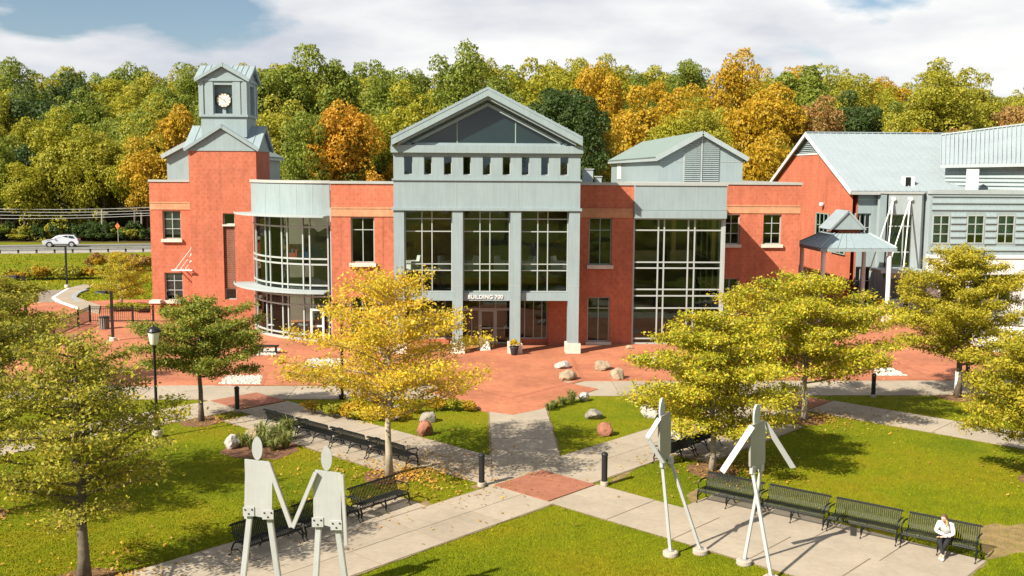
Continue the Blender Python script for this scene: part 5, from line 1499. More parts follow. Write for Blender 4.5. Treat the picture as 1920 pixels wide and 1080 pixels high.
TREES = [
 dict(loc=TP(158, 1092), H=6.9, R=2.55, z_low=2.0, nleaf=25000, colr='olive', label='olive green oak with dark trunk on the lawn beside the hand-holding figures', seed=1, leaf=0.105, trunk_r=.14),
 dict(loc=TP(-50, 970), H=7.8, R=3.4, z_low=2.5, nleaf=34000, colr='olive', label='spreading olive tree at the lawn edge next to the lattice walk', seed=2, leaf=0.11, trunk_r=.14),
 dict(loc=TP(378, 790), H=5.6, R=2.7, z_low=2.1, nleaf=38000, colr='green', label='small green oak with bare trunk beside the bollard and brick diamond', seed=3, leaf=0.112, trunk_r=.10),
 dict(loc=TP(730, 893), H=7.6, R=3.5, z_low=2.2, nleaf=32000, colr='yellow', label='airy bright yellow tree with pale trunk beside the row of benches', seed=4, leaf=0.11, bark='bark_pale', trunk_r=.115, profile='wide'),
 dict(loc=TP(1335, 882), H=6.1, R=3.2, z_low=1.5, nleaf=56000, colr='mixed', label='yellow green tree behind the striding metal figures', seed=5, leaf=0.112, bark='bark_pale', trunk_r=.10),
 dict(loc=TP(1508, 787), H=6.7, R=3.9, z_low=1.9, nleaf=68000, colr='mixed', label='broad yellow green tree in a red mulch ring by the far walkway', seed=6, leaf=0.116, bark='bark_pale', trunk_r=.11),
 dict(loc=TP(1795, 745), H=7.6, R=3.3, z_low=1.9, nleaf=68000, colr='amber', label='dense amber green tree with white painted trunk before the metal-clad wing', seed=7, leaf=0.116, trunk_r=.14, profile='wide'),
 dict(loc=TP(1965, 905), H=6.0, R=3.0, z_low=1.6, nleaf=52000, colr='amber', label='amber green tree overhanging the curved end of the far path', seed=8, leaf=0.112, trunk_r=.13),
 dict(loc=TP(8, 735), H=5.9, R=2.6, z_low=1.8, nleaf=38000, colr='olive', label='rounded green tree hiding the base of the parking lot lamp', seed=9, leaf=0.118, trunk_r=.12),
 dict(loc=TP(228, 578), H=4.6, R=2.1, z_low=.8, nleaf=11000, colr='mixed', label='thin pale-stemmed birch in the lawn behind the iron fence', seed=10, leaf=0.125, bark='bark_pale', trunk_r=.10, name='birch_tree'),
]
for d_ in TREES: plaza_tree(**d_)
# mulch rings
M['mulch'] = pmat('bark_mulch', (.16, .075, .04), .95, 0, .35, 6, .8, 25)
for d_ in TREES[:8]:
    c = d_['loc']; rr_ = .95
    structure(MB().prism([(c[0] + rr_ * math.cos(a_ * .5236) * (1 + .08 * math.sin(a_ * 5)), c[1] + rr_ * math.sin(a_ * .5236)) for a_ in range(12)], -.03, .014 + .0005 * TREES.index(d_)).build('mulch_ring', M['mulch']))
# white wrapped lower trunks of two trees
for i_, h_ in ((6, 1.25),):
    c = TREES[i_]['loc']
    t = tag(MB().lathe([(.165, .02), (.155, .6), (.15, h_)], (c[0], c[1], 0), 12).build('trunk_guard', M['white_paint'], smooth=True), 'white wrap around the trunk of the dense amber tree', 'trunk guard')
# ================================================================== metal figures
M['alu'] = pmat('brushed_aluminium', (.455, .46, .465), .34, .15, .05, 3, .05, 60)
M['alu_side'] = pmat('dull_aluminium', (.33, .32, .295), .42, .25, .06, 3)
for k_ in ('alu', 'alu_side'):
    nt_ = M[k_].node_tree; pb_2 = nt_.nodes['Principled BSDF']
    g_2 = nd(nt_, 'ShaderNodeNewGeometry'); mp_2 = nd(nt_, 'ShaderNodeMapping'); mp_2.inputs['Scale'].default_value = (9, 9, .5); nt_.links.new(g_2.outputs['Position'], mp_2.inputs[0])
    sn_ = noise(nt_, 3, 6, .65, mp_2.outputs[0]); rs_ = ramp(nt_, sn_.outputs['Fac'], [(.3, (.92, .92, .91)), (.62, (1, 1, 1))])
    old_ = pb_2.inputs['Base Color'].links[0].from_socket
    nt_.links.new(mixc(nt_, 1.0, old_, rs_.outputs[0], 'MULTIPLY'), pb_2.inputs['Base Color'])
M['footing'] = pmat('footing_concrete', (.36, .31, .25), .9, 0, .15, 4, .3, 30)
def plate(pts, thick, name, mat, parent):
    """flat plate through coplanar points, given thickness"""
    pts = [Vector(p_) for p_ in pts]
    n = Vector((0, 0, 0))
    for i in range(len(pts)): n += pts[i].cross(pts[(i + 1) % len(pts)])
    n.normalize()
    a_ = [p_ - n * thick / 2 for p_ in pts]; b_ = [p_ + n * thick / 2 for p_ in pts]
    mb = MB(); mb.face(a_[::-1]); mb.face(b_)
    for i in range(len(pts)):
        j = (i + 1) % len(pts); mb.face([a_[i], a_[j], b_[j], b_[i]])
    return mb.build(name, mat, parent)
def bolts(parent, pts, nrm):
    for p_ in pts:
        p_ = Vector(p_); nrm = Vector(nrm)
        MB().tube([p_ - nrm * .02, p_ + nrm * .014], .020, 8).build('bolt', M['black_metal'], parent)
def ellipse_plate(c, w_dir, sx_, sz_, thick, parent):
    w_dir = Vector(w_dir).normalized()
    pts = [Vector(c) + w_dir * (sx_ * math.cos(t * math.pi / 14)) + Vector((0, 0, sz_ * math.sin(t * math.pi / 14))) for t in range(28)]
    return plate(pts, thick, 'head', M['alu'], parent)
# --- the pair holding hands (plates face the camera side of the path)
def figure_front(Y, head, hs, torso, legs, arms, label):
    feet = [A(*l[1], Y) for l in legs]
    base = (feet[0] + feet[1]) / 2
    t = thing('metal_figure', label, 'sculpture', (base.x, Y, 0), world=True)
    hc = A(*head, Y); kx = Y / FPX
    ellipse_plate((hc.x, Y + .02, hc.z), (1, .05, 0), hs[0] * kx, hs[1] * kx, .05, t)
    tp = [A(x, y, Y) for x, y in torso]
    to = plate(tp, .06, 'torso', M['alu'], t)
    tc = sum(tp, Vector()) / len(tp)
    MB().bar((hc.x, Y + .05, hc.z - hs[1] * kx * 1.1), (hc.x, Y + .05, tc.z), .07, .03, (1, 0, 0)).build('neck', M['alu_side'], t)
    for i, l in enumerate(legs):
        h_ = A(*l[0], Y); f_ = A(*l[1], Y)
        f_ = Vector((f_.x, Y + (.14 if i else -.10), 0.10))
        h_.y = Y + .06
        lg = MB().bar(h_, f_, .115, .05, (1, 0, 0)).build('leg', M['alu'], t)
        fl_ = MB().bar(h_ + Vector((.062, .03, 0)), f_ + Vector((.062, .03, 0)), .03, .10, (1, 0, 0)).build('leg_web', M['alu_side'], lg)
        hb = h_ + (f_ - h_).normalized() * .02
        pl_ = MB().box(h_.x - .13, h_.x + .13, Y - .05, Y - .032, h_.z - .06, h_.z + .16).build('hip_plate', M['alu'], t)
        bolts(pl_, [(h_.x - .08, Y - .05, h_.z + .1), (h_.x + .08, Y - .05, h_.z + .1), (h_.x, Y - .05, h_.z)], (0, -1, 0))
        ft = MB().lathe([(.24, 0), (.26, .02), (.25, .12), (.22, .14)], (f_.x, f_.y, .0), 18).build('footing', M['footing'], t)
    for a_, b_, w_, dy in arms:
        p0, p1 = A(*a_, Y), A(*b_, Y); p0.y += dy; p1.y += dy
        ar = MB().bar(p0, p1, w_, .03, (1, 0, .3)).build('arm', M['alu'], t)
        d_ = (p1 - p0).normalized(); s_ = d_.cross(Vector((0, 1, 0))).normalized()
        MB().bar(p0 + s_ * w_ * .5, p1 + s_ * w_ * .5, .02, .09, s_).build('arm_flange', M['alu_side'], ar)
        bolts(ar, [p0 + d_ * .06], (0, -1, 0))
    return t
figure_front(23.2, (482, 841), (9.8, 22.5), [(459, 861), (505, 866), (511, 882), (510, 965), (506, 972), (474, 966), (463, 955), (459.5, 880)],
             [((467, 962), (450, 1162)), ((503, 968), (527, 1160))], [((504, 868), (547, 986), .105, -.07), ((461, 866), (459, 975), .07, .10)], 'pale metal figure with outstretched arm joining hands, standing by the olive oak')
figure_front(22.6, (612, 860), (10.3, 23.5), [(591, 881), (639, 887), (640, 980), (636, 992), (596, 980), (588, 970), (587.5, 900)],
             [((596, 982), (588, 1190)), ((631, 988), (655, 1190))], [((592, 884), (549, 987), .085, -.07), ((641, 889), (649, 1021), .075, -.03)], 'pale metal figure with one arm hanging straight, joining hands beside the bench')
# --- the striding pair, turned side-on
def figure_side(Yc, head, hs, torso_l, torso_r, ty, half, feet, hips, arms, label):
    fp = [G(*f_) for f_ in feet]
    base = (fp[0] + fp[1]) / 2
    t = thing('metal_figure', label, 'sculpture', (base.x, base.y, 0), world=True)
    kx = Yc / FPX
    w_ = Vector(half); wn_ = w_.normalized()
    c = A((torso_l + torso_r) / 2, ty[0], Yc); b_ = A((torso_l + torso_r) / 2, ty[1], Yc)
    hc = A(*head, Yc)
    ellipse_plate(hc, wn_, .15, hs * kx, .05, t)
    up = lambda f_: c.lerp(b_, f_)
    pts = [up(.02) - w_ * .78, up(0) + w_ * .9, up(.2) + w_, up(.9) + w_, up(1) + w_ * .55, up(1) - w_ * .5, up(.88) - w_, up(.2) - w_]
    plate(pts, .06, 'torso', M['alu_side'], t)
    MB().bar(hc - Vector((0, 0, hs * kx * 1.1)), up(.15), .07, .04, wn_).build('neck', M['alu_side'], t)
    fwd = Vector((wn_.y, -wn_.x, 0))
    for i, (f_, h_) in enumerate(zip(fp, hips)):
        hp = A(*h_, Yc + (-w_.y if i == 0 else w_.y) * .6)
        f3 = Vector((f_.x, f_.y, .1))
        lg = MB().bar(hp, f3, .085, .05, fwd).build('leg', M['alu'], t)
        MB().bar(hp + wn_ * .04, f3 + wn_ * .04, .03, .06, fwd).build('leg_web', M['alu_side'], lg)
        pl_ = MB().bar(hp + Vector((0, 0, .14)), hp - Vector((0, 0, .05)), .16, .09, wn_).build('hip_plate', M['alu'], t)
        bolts(pl_, [hp + Vector((0, 0, .1)) + wn_ * .05 - fwd * 0, hp + Vector((0, 0, .02)) - wn_ * .05], fwd)
        ft = MB().lathe([(.205, 0), (.215, .03), (.21, .12), (.18, .14)], (f_.x, f_.y, 0), 20).build('footing', M['footing'], t)
        MB().lathe([(.09, .14), (.09, .16)], (f_.x, f_.y, 0), 10).build('foot_plate', M['alu_side'], ft)
    for pl, w2 in arms:
        q = [A(x, y, Yc + dy) for x, y, dy in pl]
        for a_, e_ in zip(q[:-1], q[1:]):
            ar = MB().bar(a_, e_, w2, .03, fwd).build('arm', M['alu'], t)
            d_ = (e_ - a_).normalized()
            bolts(ar, [a_ + d_ * .07], -wn_)
    return t
figure_side(26.75, (1241, 769), 24, 1236, 1256, (776, 861), (.20, .27, 0), [(1257, 1042), (1313, 1038)], [(1242, 872), (1258, 866)],
            [([(1236, 785, -.34), (1214, 820, -.36), (1243, 868, -.34)], .12)], 'striding metal figure with a hand on its hip, on the lawn by the path')
figure_side(25.7, (1418.5, 781), 24, 1406, 1433, (792, 880), (.265, .25, 0), [(1446, 1090), (1395, 1058)], [(1411, 884), (1427, 880)],
            [([(1411, 799, -.33), (1354, 885, -.33)], .175), ([(1434, 792, .33), (1487, 877, .33)], .175)], 'striding metal figure with both arms swung wide and legs crossed, facing the benches')

# ================================================================== benches
def make_bench():
    t = thing('park_bench', 'x', 'bench', (0, 0, 0))
    L_ = 1.98
    prof = [(-.29, .34), (-.295, .40), (-.26, .445), (-.18, .45), (.12, .415), (.19, .45), (.24, .58), (.31, .84), (.345, .875), (.385, .86), (.38, .80)]
    mb = MB(); n = 33; w_ = .034
    for k in range(n):
        x = -L_ / 2 + .06 + (L_ - .12) * k / (n - 1)
        for (a_, b_) in zip(prof[:-1], prof[1:]):
            d = Vector((0, b_[0] - a_[0], b_[1] - a_[1])).normalized(); nn = Vector((0, -d.z, d.y)) * .006
            p_ = [Vector((x - w_ / 2, *a_)), Vector((x + w_ / 2, *a_)), Vector((x + w_ / 2, *b_)), Vector((x - w_ / 2, *b_))]
            mb.hexa([q - nn for q in p_] + [q + nn for q in p_])
    stuff(mb.build('strap_panel', M['bench_black'], t, fix=False))
    for y, z, nm in ((-.285, .37, 'seat_rail'), (.15, .40, 'seat_rail'), (.375, .83, 'back_rail')):
        MB().tube([(-L_ / 2, y, z), (L_ / 2, y, z)], .022, 8).build(nm, M['bench_black'], t)
    for x in (-L_ / 2, 0, L_ / 2):
        MB().tube([(x, -.24, .40), (x, -.31, .22), (x, -.29, .1), (x, -.37, .0)], [.03, .028, .024, .03], 6).build('leg', M['bench_black'], t)
        MB().tube([(x, .15, .40), (x, .27, .2), (x, .27, .1), (x, .38, .0)], [.03, .028, .024, .03], 6).build('leg', M['bench_black'], t)
        MB().tube([(x, -.30, .16), (x, -.0, .27), (x, .27, .16)], .018, 6).build('stretcher', M['bench_black'], t)
        if x:
            MB().tube([(x, .29, .66), (x, .0, .69), (x, -.24, .66), (x, -.30, .58), (x, -.26, .50), (x, -.22, .44)], [.022, .026, .026, .022, .018, .02], 6).build('armrest', M['bench_black'], t)
    return t
M['bench_black'] = pmat('dark_green_black_coating', (.007, .009, .008), .5, 0, .2, spec=.3)
BENCH = make_bench(); bench_used = [False]
def place_bench(x, y, rz, label, group, z=.03):
    if not bench_used[0]:
        bench_used[0] = True; b = BENCH; b.location = (x, y, z); b.rotation_euler = (0, 0, rz); b['label'] = label
        if group: b['group'] = group
        return b
    b = dup(BENCH, (x, y, z), rz, label, group)
    if not group and 'group' in b: del b['group']
    return b
def bench_row(p0, p1, n, rz, foot, labels, group):
    """feet line from p0 to p1; foot: local y of that line"""
    p0, p1 = Vector(p0), Vector(p1); out = []
    off = Vector((math.sin(rz), -math.cos(rz))) * foot * -1
    off = Vector((-math.sin(rz), math.cos(rz))) * (-foot)
    for k in range(n):
        c = p0.xy.lerp(p1.xy, (k + .5) / n) + off
        out.append(place_bench(c.x, c.y, rz, labels[k], group))
    return out
p0, p1 = G(1303, 943), G(1833, 1060); rz = math.atan2(p1.y - p0.y, p1.x - p0.x)
ROW_SE = bench_row(p0, p1, 4, rz, -.35, ['black strap bench at the tree end of the row facing the striding figures', 'black strap bench second from the tree end of the row', 'black strap bench beside the one with the seated woman', 'black strap bench with a woman in white seated on it'], 'benches facing the striding figures')
p0, p1 = G(492, 806), G(760, 883); rz = math.atan2(p1.y - p0.y, p1.x - p0.x) + math.pi
bench_row(p0, p1, 4, rz, .37, ['black strap bench at the bollard end of the row seen from behind', 'black strap bench behind the spiky planting bed', 'black strap bench next to last before the yellow tree trunk', 'black strap bench behind the pale trunk of the yellow tree'], 'benches along the path to the brick diamond')
p0 = G(772, 948); dr_ = (G(682, 979) - p0).normalized(); p1 = p0 + dr_ * 6.3; rz = math.atan2(-dr_.y, -dr_.x)
bench_row(p0, p1, 3, rz, -.35, ['black strap bench near the crossing, clear of the hand-holding figures', 'black strap bench half hidden behind the metal pair', 'black strap bench hidden behind the joined hands of the metal pair'], 'benches behind the hand-holding figures')
p0, p1 = G(1258, 876), G(1352, 838); rz = math.atan2(p1.y - p0.y, p1.x - p0.x) + math.pi
ROW_NE = bench_row(p0, p1, 2, rz, .37, ['black strap bench with a person seated, seen from behind the striding figure', 'black strap bench under the yellow green tree behind the figures'], 'benches on the path under the yellow green tree')

# ================================================================== bollards, lamps
M['bollard'] = pmat('bollard_black', (.018, .018, .020), .4, .1, .2)
def bollard():
    t = thing('bollard', 'x', 'bollard')
    MB().lathe([(.135, 0), (.14, .02), (.135, .14), (.12, .15)], sides=16).build('base', M['footing'], t)
    MB().lathe([(.10, .15), (.10, 1.02), (.115, 1.03), (.115, 1.08), (.10, 1.12), (.05, 1.155), (.005, 1.16)], sides=18).build('shaft', M['bollard'], t, smooth=False)
    MB().lathe([(.102, .93), (.106, .935), (.106, .955), (.102, .96)], sides=18).build('ring', M['black_metal'], t)
    return t
B0 = bollard(); first = True
for px_, lab in (((903, 912), 'black bollard at the brick diamond corner by the fallen yellow leaves'), ((1133, 910), 'black bollard at the brick diamond corner nearest the striding figures'), ((445, 773), 'black bollard beside the brick diamond near the small green oak'),
                 ((1637, 745), 'black bollard on the shaded verge between the two far paths'), ((1467, 764), 'black bollard beside the brick diamond under the yellow green trees'), ((1813, 718), 'black bollard behind the white wrapped trunk')):
    g_ = G(*px_)
    if first: B0.location = g_; B0['label'] = lab; B0['group'] = 'bollards of the plaza'; first = False
    else: dup(B0, g_, 0, lab, 'bollards of the plaza')
M['lamp_white'] = pmat('frosted_lantern', (.80, .78, .72), .4)
g_ = G(295, 820)
LP = thing('lantern_post', 'black lantern post with white glass globe and dark cap by the lattice walk', 'lamp post', g_)
MB().lathe([(.20, 0), (.20, .28), (.18, .30)], sides=16).build('footing', M['footing'], LP)
MB().lathe([(.11, .30), (.12, .34), (.075, .5), (.06, .9), (.05, 3.55), (.07, 3.6), (.07, 3.66), (.10, 3.70)], sides=14).build('pole', M['black_metal'], LP, smooth=True)
zl = A(289, 632, g_.y).z
hd = MB().lathe([(.10, 3.70), (.15, 3.74), (.22, 4.18), (.23, 4.2)], sides=16).build('lantern', M['lamp_white'], LP, smooth=True)
MB().lathe([(.25, 4.2), (.26, 4.24), (.20, 4.34), (.10, 4.40), (.03, 4.44), (.02, 4.5)], sides=16).build('cap', M['black_metal'], hd)
g_ = G(642, 748)
L2 = thing('twin_head_lamp', 'dark slim lamp post with small twin heads behind the yellow tree', 'lamp post', g_)
zt2 = A(642, 571, g_.y).z
MB().lathe([(.16, 0), (.16, .2), (.07, .22), (.055, zt2 - .1)], sides=12).build('pole', M['black_metal'], L2)
MB().box(-.30, .30, -.04, .04, zt2 - .16, zt2 - .08).build('cross_bar', M['black_metal'], L2)
for s_ in (-1, 1): MB().lathe([(.04, zt2 - .12), (.13, zt2 - .06), (.14, zt2 + .02), (.06, zt2 + .08)], (s_ * .27, 0, 0), 12).build('lamp_head', M['black_metal'], L2)

# ================================================================== rocks and planting
def rockmat(name, c): return pmat(name, c, .95, 0, .35, 3.5, 1.0, 9)
RK = {'white': rockmat('white_rock', (.37, .34, .30)), 'tan': rockmat('tan_rock', (.30, .22, .145)), 'grey': rockmat('grey_rock', (.22, .195, .16)), 'red': rockmat('reddish_rock', (.24, .10, .06))}
def rock(px_, wpx, hpx, colr, label, seed):
    b = G(*px_); D_ = b.y; w_ = wpx * D_ / FPX / 2; h_ = hpx * D_ / FPX * 1.0
    rs = np.random.RandomState(seed)
    bm = bmesh.new(); bmesh.ops.create_icosphere(bm, subdivisions=3, radius=1)
    pl = [(v_ / np.linalg.norm(v_), rs.uniform(.62, .95)) for v_ in rs.normal(size=(15, 3))]
    for v in bm.verts:
        d = np.array(v.co)
        r = min([1.0] + [k / max(d @ n_, 1e-3) for n_, k in pl if d @ n_ > 0])
        r *= 1 + .05 * math.sin(9 * d[0] + seed) * math.sin(8 * d[1]) + rs.uniform(-.015, .015)
        v.co = Vector((d[0] * r * w_, d[1] * r * w_ * .85, d[2] * r * h_ * .62 + h_ * .36))
    me = bpy.data.meshes.new('boulder'); bm.to_mesh(me); bm.free(); me.materials.append(RK[colr])
    o = link('boulder', me); o.location = b; o.rotation_euler = (0, 0, rs.uniform(0, 6))
    return tag(o, label, 'boulder')
for i, r_ in enumerate([((1054, 691), 34, 17, 'white', 'pale boulder lying behind a tan one on the brick plaza'), ((1064, 712), 42, 21, 'tan', 'tan boulder in front of the pale one on the brick plaza'),
    ((1128, 694), 42, 20, 'tan', 'low flat tan boulder on the brick plaza'), ((1158, 711), 36, 24, 'tan', 'upright tan boulder beside the flat one on the brick plaza'),
    ((1095, 752), 26, 18, 'white', 'small white boulder beside plants at the lawn corner'), ((1115, 785), 40, 20, 'grey', 'grey boulder on the sunlit part of the small lawn'), ((1135, 816), 36, 26, 'red', 'reddish boulder in shade on the small lawn'),
    ((1190, 754), 26, 16, 'grey', 'small brown boulder at the edge of the walkway'), ((1217, 782), 40, 28, 'white', 'large white boulder by the path under the yellow green tree'),
    ((803, 790), 40, 20, 'grey', 'grey boulder behind the reddish one beside the yellow tree'), ((797, 816), 36, 30, 'red', 'upright reddish boulder beside the yellow tree'),
    ((435, 840), 38, 28, 'white', 'pale boulder at the end of the spiky planting bed'), ((474, 828), 36, 30, 'tan', 'leaning pale boulder behind the metal figure head'),
    ((580, 688), 22, 14, 'white', 'white boulder half hidden beside the yellow tree crown'), ((1180, 655), 16, 9, 'tan', 'little stone by the brick bay wall')]): rock(*r_, 40 + i)
M['spike_leaf'] = leafmat('strap_leaves', [(.14, .17, .03), (.22, .24, .05), (.30, .28, .10), (.10, .14, .02)], .3)
def spiky(x, y, r, h, n, seed, label, group):
    rs = random.Random(seed); mb = MB()
    for k in range(n):
        a_ = rs.uniform(0, 6.28); ln = r * rs.uniform(.5, 1.0); hh_ = h * rs.uniform(.6, 1.05); w_ = rs.uniform(.012, .028)
        d = Vector((math.cos(a_), math.sin(a_), 0)); s_ = Vector((-d.y, d.x, 0)) * w_
        o_ = d * rs.uniform(0, .12)
        m1 = o_ + d * ln * .35 + Vector((0, 0, hh_ * .75)); m2 = o_ + d * ln + Vector((0, 0, hh_ * rs.uniform(.5, 1.0)))
        mb.face([o_ - s_, o_ + s_, m1 + s_, m1 - s_]); mb.face([m1 - s_, m1 + s_, m2])
    t = thing('spiky_plant', label, 'plant', (x, y, .01), 0, group)
    mb.build('leaves', M['spike_leaf'], t, fix=False)
    MB().lathe([(.05, 0), (.06, .05), (.02, .12)], sides=8).build('crown_base', M['bark'], t)
for i, (px_, r_, h_) in enumerate([((455, 838), .55, .7), ((472, 842), .5, .65), ((498, 836), .6, .8), ((520, 832), .7, 1.0), ((535, 840), .6, .8), ((512, 845), .5, .6), ((541, 824), .6, 1.1), ((490, 826), .6, .9)]):
    q = G(*px_); spiky(q.x, q.y, r_, h_, 70, 70 + i, 'spiky strap-leaved plant in the mulched bed with two boulders', 'spiky plants of the mulched bed')
bed = [G(*q).xy for q in ((412, 850), (440, 858), (520, 862), (560, 845), (548, 822), (500, 818), (440, 825))]
structure(MB().prism(bed, -.03, .012).build('planting_bed', M['mulch'])); KEEP_OUT.append(bed)
for i, (px_, r_, h_) in enumerate([((1040, 765), .4, .45), ((1055, 760), .45, .5), ((1072, 756), .45, .75), ((1030, 770), .35, .4)]):
    q = G(*px_); spiky(q.x, q.y, r_, h_, 60, 90 + i, 'low leafy plant at the lawn corner by the plaza', 'plants at the lawn corner by the plaza')
for i, (px_, r_, h_, c_) in enumerate([((590, 776), .8, .8, 'gold'), ((620, 782), .9, .9, 'lime'), ((650, 786), .9, 1.0, 'gold'), ((680, 788), .9, .8, 'lime'), ((712, 790), .8, .8, 'gold'), ((745, 788), .8, .7, 'gold'),
        ((780, 775), .8, .8, 'lime'), ((815, 770), .8, .7, 'gold'), ((850, 770), .75, .7, 'lime'), ((880, 772), .7, .6, 'gold'), ((665, 772), .9, .9, 'lime'), ((720, 770), .9, .8, 'gold')]):
    q = G(*px_); shrub(q.x, q.y, r_ * .7, h_ * .8, c_, 'low autumn shrub in the bed at the foot of the yellow tree', 'shrubs in the bed by the yellow tree')
for i, (px_, r_, h_, c_) in enumerate([((1215, 768), .5, .5, 'lime'), ((1240, 762), .6, .6, 'lime'), ((1265, 770), .5, .6, 'gold')]):
    q = G(*px_); shrub(q.x, q.y, r_, h_, c_, 'low green shrub beside the white boulder', 'shrubs beside the white boulder')
# flower pots
M['flower'] = leafmat('yellow_flowers', [(.62, .40, .02), (.70, .48, .03), (.55, .34, .02)], .2)
M['pot'] = pmat('dark_pot', (.03, .03, .035), .5)
FLW = crown_mesh('flowers', 401, 1, .8, 12, 900, .2, M['flower'], -.2)
def pot(px_, s_, label, mat='pot'):
    q = G(*px_); t = thing('flower_pot', label, 'flower pot', (q.x, q.y, .045))
    MB().lathe([(.16 * s_, 0), (.19 * s_, .03), (.27 * s_, .42 * s_), (.30 * s_, .5 * s_), (.30 * s_, .55 * s_), (.26 * s_, .55 * s_), (.24 * s_, .5 * s_)], sides=18).build('pot', M[mat], t, smooth=True)
    f_ = link('flowers', FLW, t, False); f_.scale = (.36 * s_, .36 * s_, .34 * s_); f_.location = (0, 0, .72 * s_)
pot((964, 667), .92, 'dark pot of yellow flowers at the foot of an entrance column')
pot((1647, 592), 1.25, 'white pot of yellow flowers at the pavilion post', 'white_paint')
pot((1634, 597), .9, 'smaller white flower pot beside the pavilion pot', 'white_paint')
# low concrete seat by the curved bay
q = G(498, 664)
ST = thing('backless_bench', 'backless dark bench over pale gravel by the curved glass bay', 'bench', (q.x, q.y, .05))
MB().box(-.75, .75, -.2, .2, .40, .46).build('seat', M['bench_black'], ST)
for x in (-.6, .6): MB().box(x - .04, x + .04, -.16, .16, 0, .40).build('leg', M['bench_black'], ST)
# white sandwich board near the entrance
q = G(907, 657)
SB = thing('sandwich_board', 'small white sandwich board by the entrance columns', 'sign board', (q.x, q.y, .045), RAD(20))
MB().hexa([(-.32, -.28, 0), (.32, -.28, 0), (.32, -.25, 0), (-.32, -.25, 0), (-.30, -.03, .75), (.30, -.03, .75), (.30, 0, .75), (-.30, 0, .75)]).build('front_board', M['white_paint'], SB)
MB().hexa([(-.32, .25, 0), (.32, .25, 0), (.32, .28, 0), (-.32, .28, 0), (-.30, .001, .75), (.30, .001, .75), (.30, .03, .75), (-.30, .03, .75)]).build('rear_board', M['white_paint'], SB)
# grey service box beside the pavilion
q = G(1666, 588)
SX = thing('service_box', 'low grey slatted service box beside the pavilion', 'utility box', (q.x, q.y, .045))
MB().box(-.95, .95, -.35, .35, 0, 1.0).build('cabinet', M['panel'], SX)
MB().box(-1.0, 1.0, -.4, .4, 1.001, 1.08).build('lid', M['panel_light'], SX)
for k in range(6): MB().box(-.9, .9, -.375, -.351, .12 + k * .14, .19 + k * .14).build('slat', M['coping'], SX)
# interior furniture seen through the glass
M['chair_white'] = pmat('pale_upholstery', (.50, .50, .46), .8); M['chair_red'] = pmat('red_upholstery', (.45, .05, .04), .8); M['chair_blue'] = pmat('blue_upholstery', (.08, .13, .25), .8)
M['wood'] = pmat('light_wood', (.42, .28, .13), .6)
def armchair(x, y, z, rot, mat, label, group):
    t = thing('armchair', label, 'armchair', (x, y, z), rot, group)
    MB().box(-.36, .36, -.36, .30, .14, .42).build('seat', M[mat], t)
    MB().hexa([(-.36, .20, .42), (.36, .20, .42), (.36, .40, .42), (-.36, .40, .42), (-.33, .30, .92), (.33, .30, .92), (.33, .44, .92), (-.33, .44, .92)]).build('backrest', M[mat], t)
    for s_ in (-1, 1):
        MB().box(s_ * .42 - .06, s_ * .42 + .06, -.34, .38, .14, .62).build('armrest', M[mat], t)
    for a_ in (-.32, .32):
        for b_ in (-.3, .3): MB().box(a_ - .025, a_ + .025, b_ - .025, b_ + .025, 0, .139).build('leg', M['wood'], t)
    return t
def low_table(x, y, z, label, group):
    t = thing('low_table', label, 'table', (x, y, z), 0, group)
    MB().box(-.5, .5, -.3, .3, .40, .45).build('table_top', M['wood'], t)
    for a_ in (-.44, .44):
        for b_ in (-.24, .24): MB().box(a_ - .025, a_ + .025, b_ - .025, b_ + .025, 0, .40).build('leg', M['wood'], t)
for k in range(3):
    c0, c1 = COLS[k][1], COLS[k + 1][0]
    for f_, r_ in ((.16, -1.2), (.86, 1.2)):
        armchair(c0 + (c1 - c0) * f_, YP + 2.0, FL2, r_, 'chair_white', 'pale armchair behind the upper glazing of the entrance front', 'pale armchairs behind the entrance glazing')
    low_table(c0 + (c1 - c0) * .5, YP + 2.1, FL2, 'light wood low table between pale armchairs', 'low tables behind the entrance glazing')
for k, (px_, m_) in enumerate(((530, 'chair_red'), (548, 'chair_red'), (562, 'chair_blue'), (590, 'chair_blue'))):
    xx = X(px_, 64.5, 470)
    armchair(xx, 64.4, FLc, .3 * k - .5, m_, ('red' if 'red' in m_ else 'blue') + ' armchair upstairs in the curved glass bay', 'red chairs in the curved bay' if 'red' in m_ else 'blue chairs in the curved bay')
for k, px_ in enumerate((1210, 1275)):
    xx = X(px_, YR + 1.8, 480)
    t = thing('reading_desk', 'light wood desk upstairs in the right glass bay', 'desk', (xx, YR + 1.8, FL2R), 0, 'desks in the right glass bay')
    MB().box(-.75, .75, -.4, .4, .70, .76).build('desk_top', M['wood'], t); MB().box(-.72, .72, -.36, -.32, .05, .699).build('modesty_panel', M['wood'], t)
    for s_ in (-1, 1): MB().box(s_ * .7 - .03, s_ * .7 + .03, -.319, .36, 0, .699).build('side_panel', M['wood'], t)
for k, px_ in enumerate((520, 545, 566)):
    xx = X(px_, 64.4, 600)
    t = thing('cafe_table', 'white table on the ground floor of the curved glass bay', 'table', (xx, 64.3, .045), 0, 'tables in the curved bay')
    MB().box(-.5, .5, -.4, .4, .70, .74).build('table_top', M['white_paint'], t); MB().lathe([(.25, 0), (.25, .03), (.05, .05), (.05, .699)], sides=12).build('pedestal', M['coping'], t)
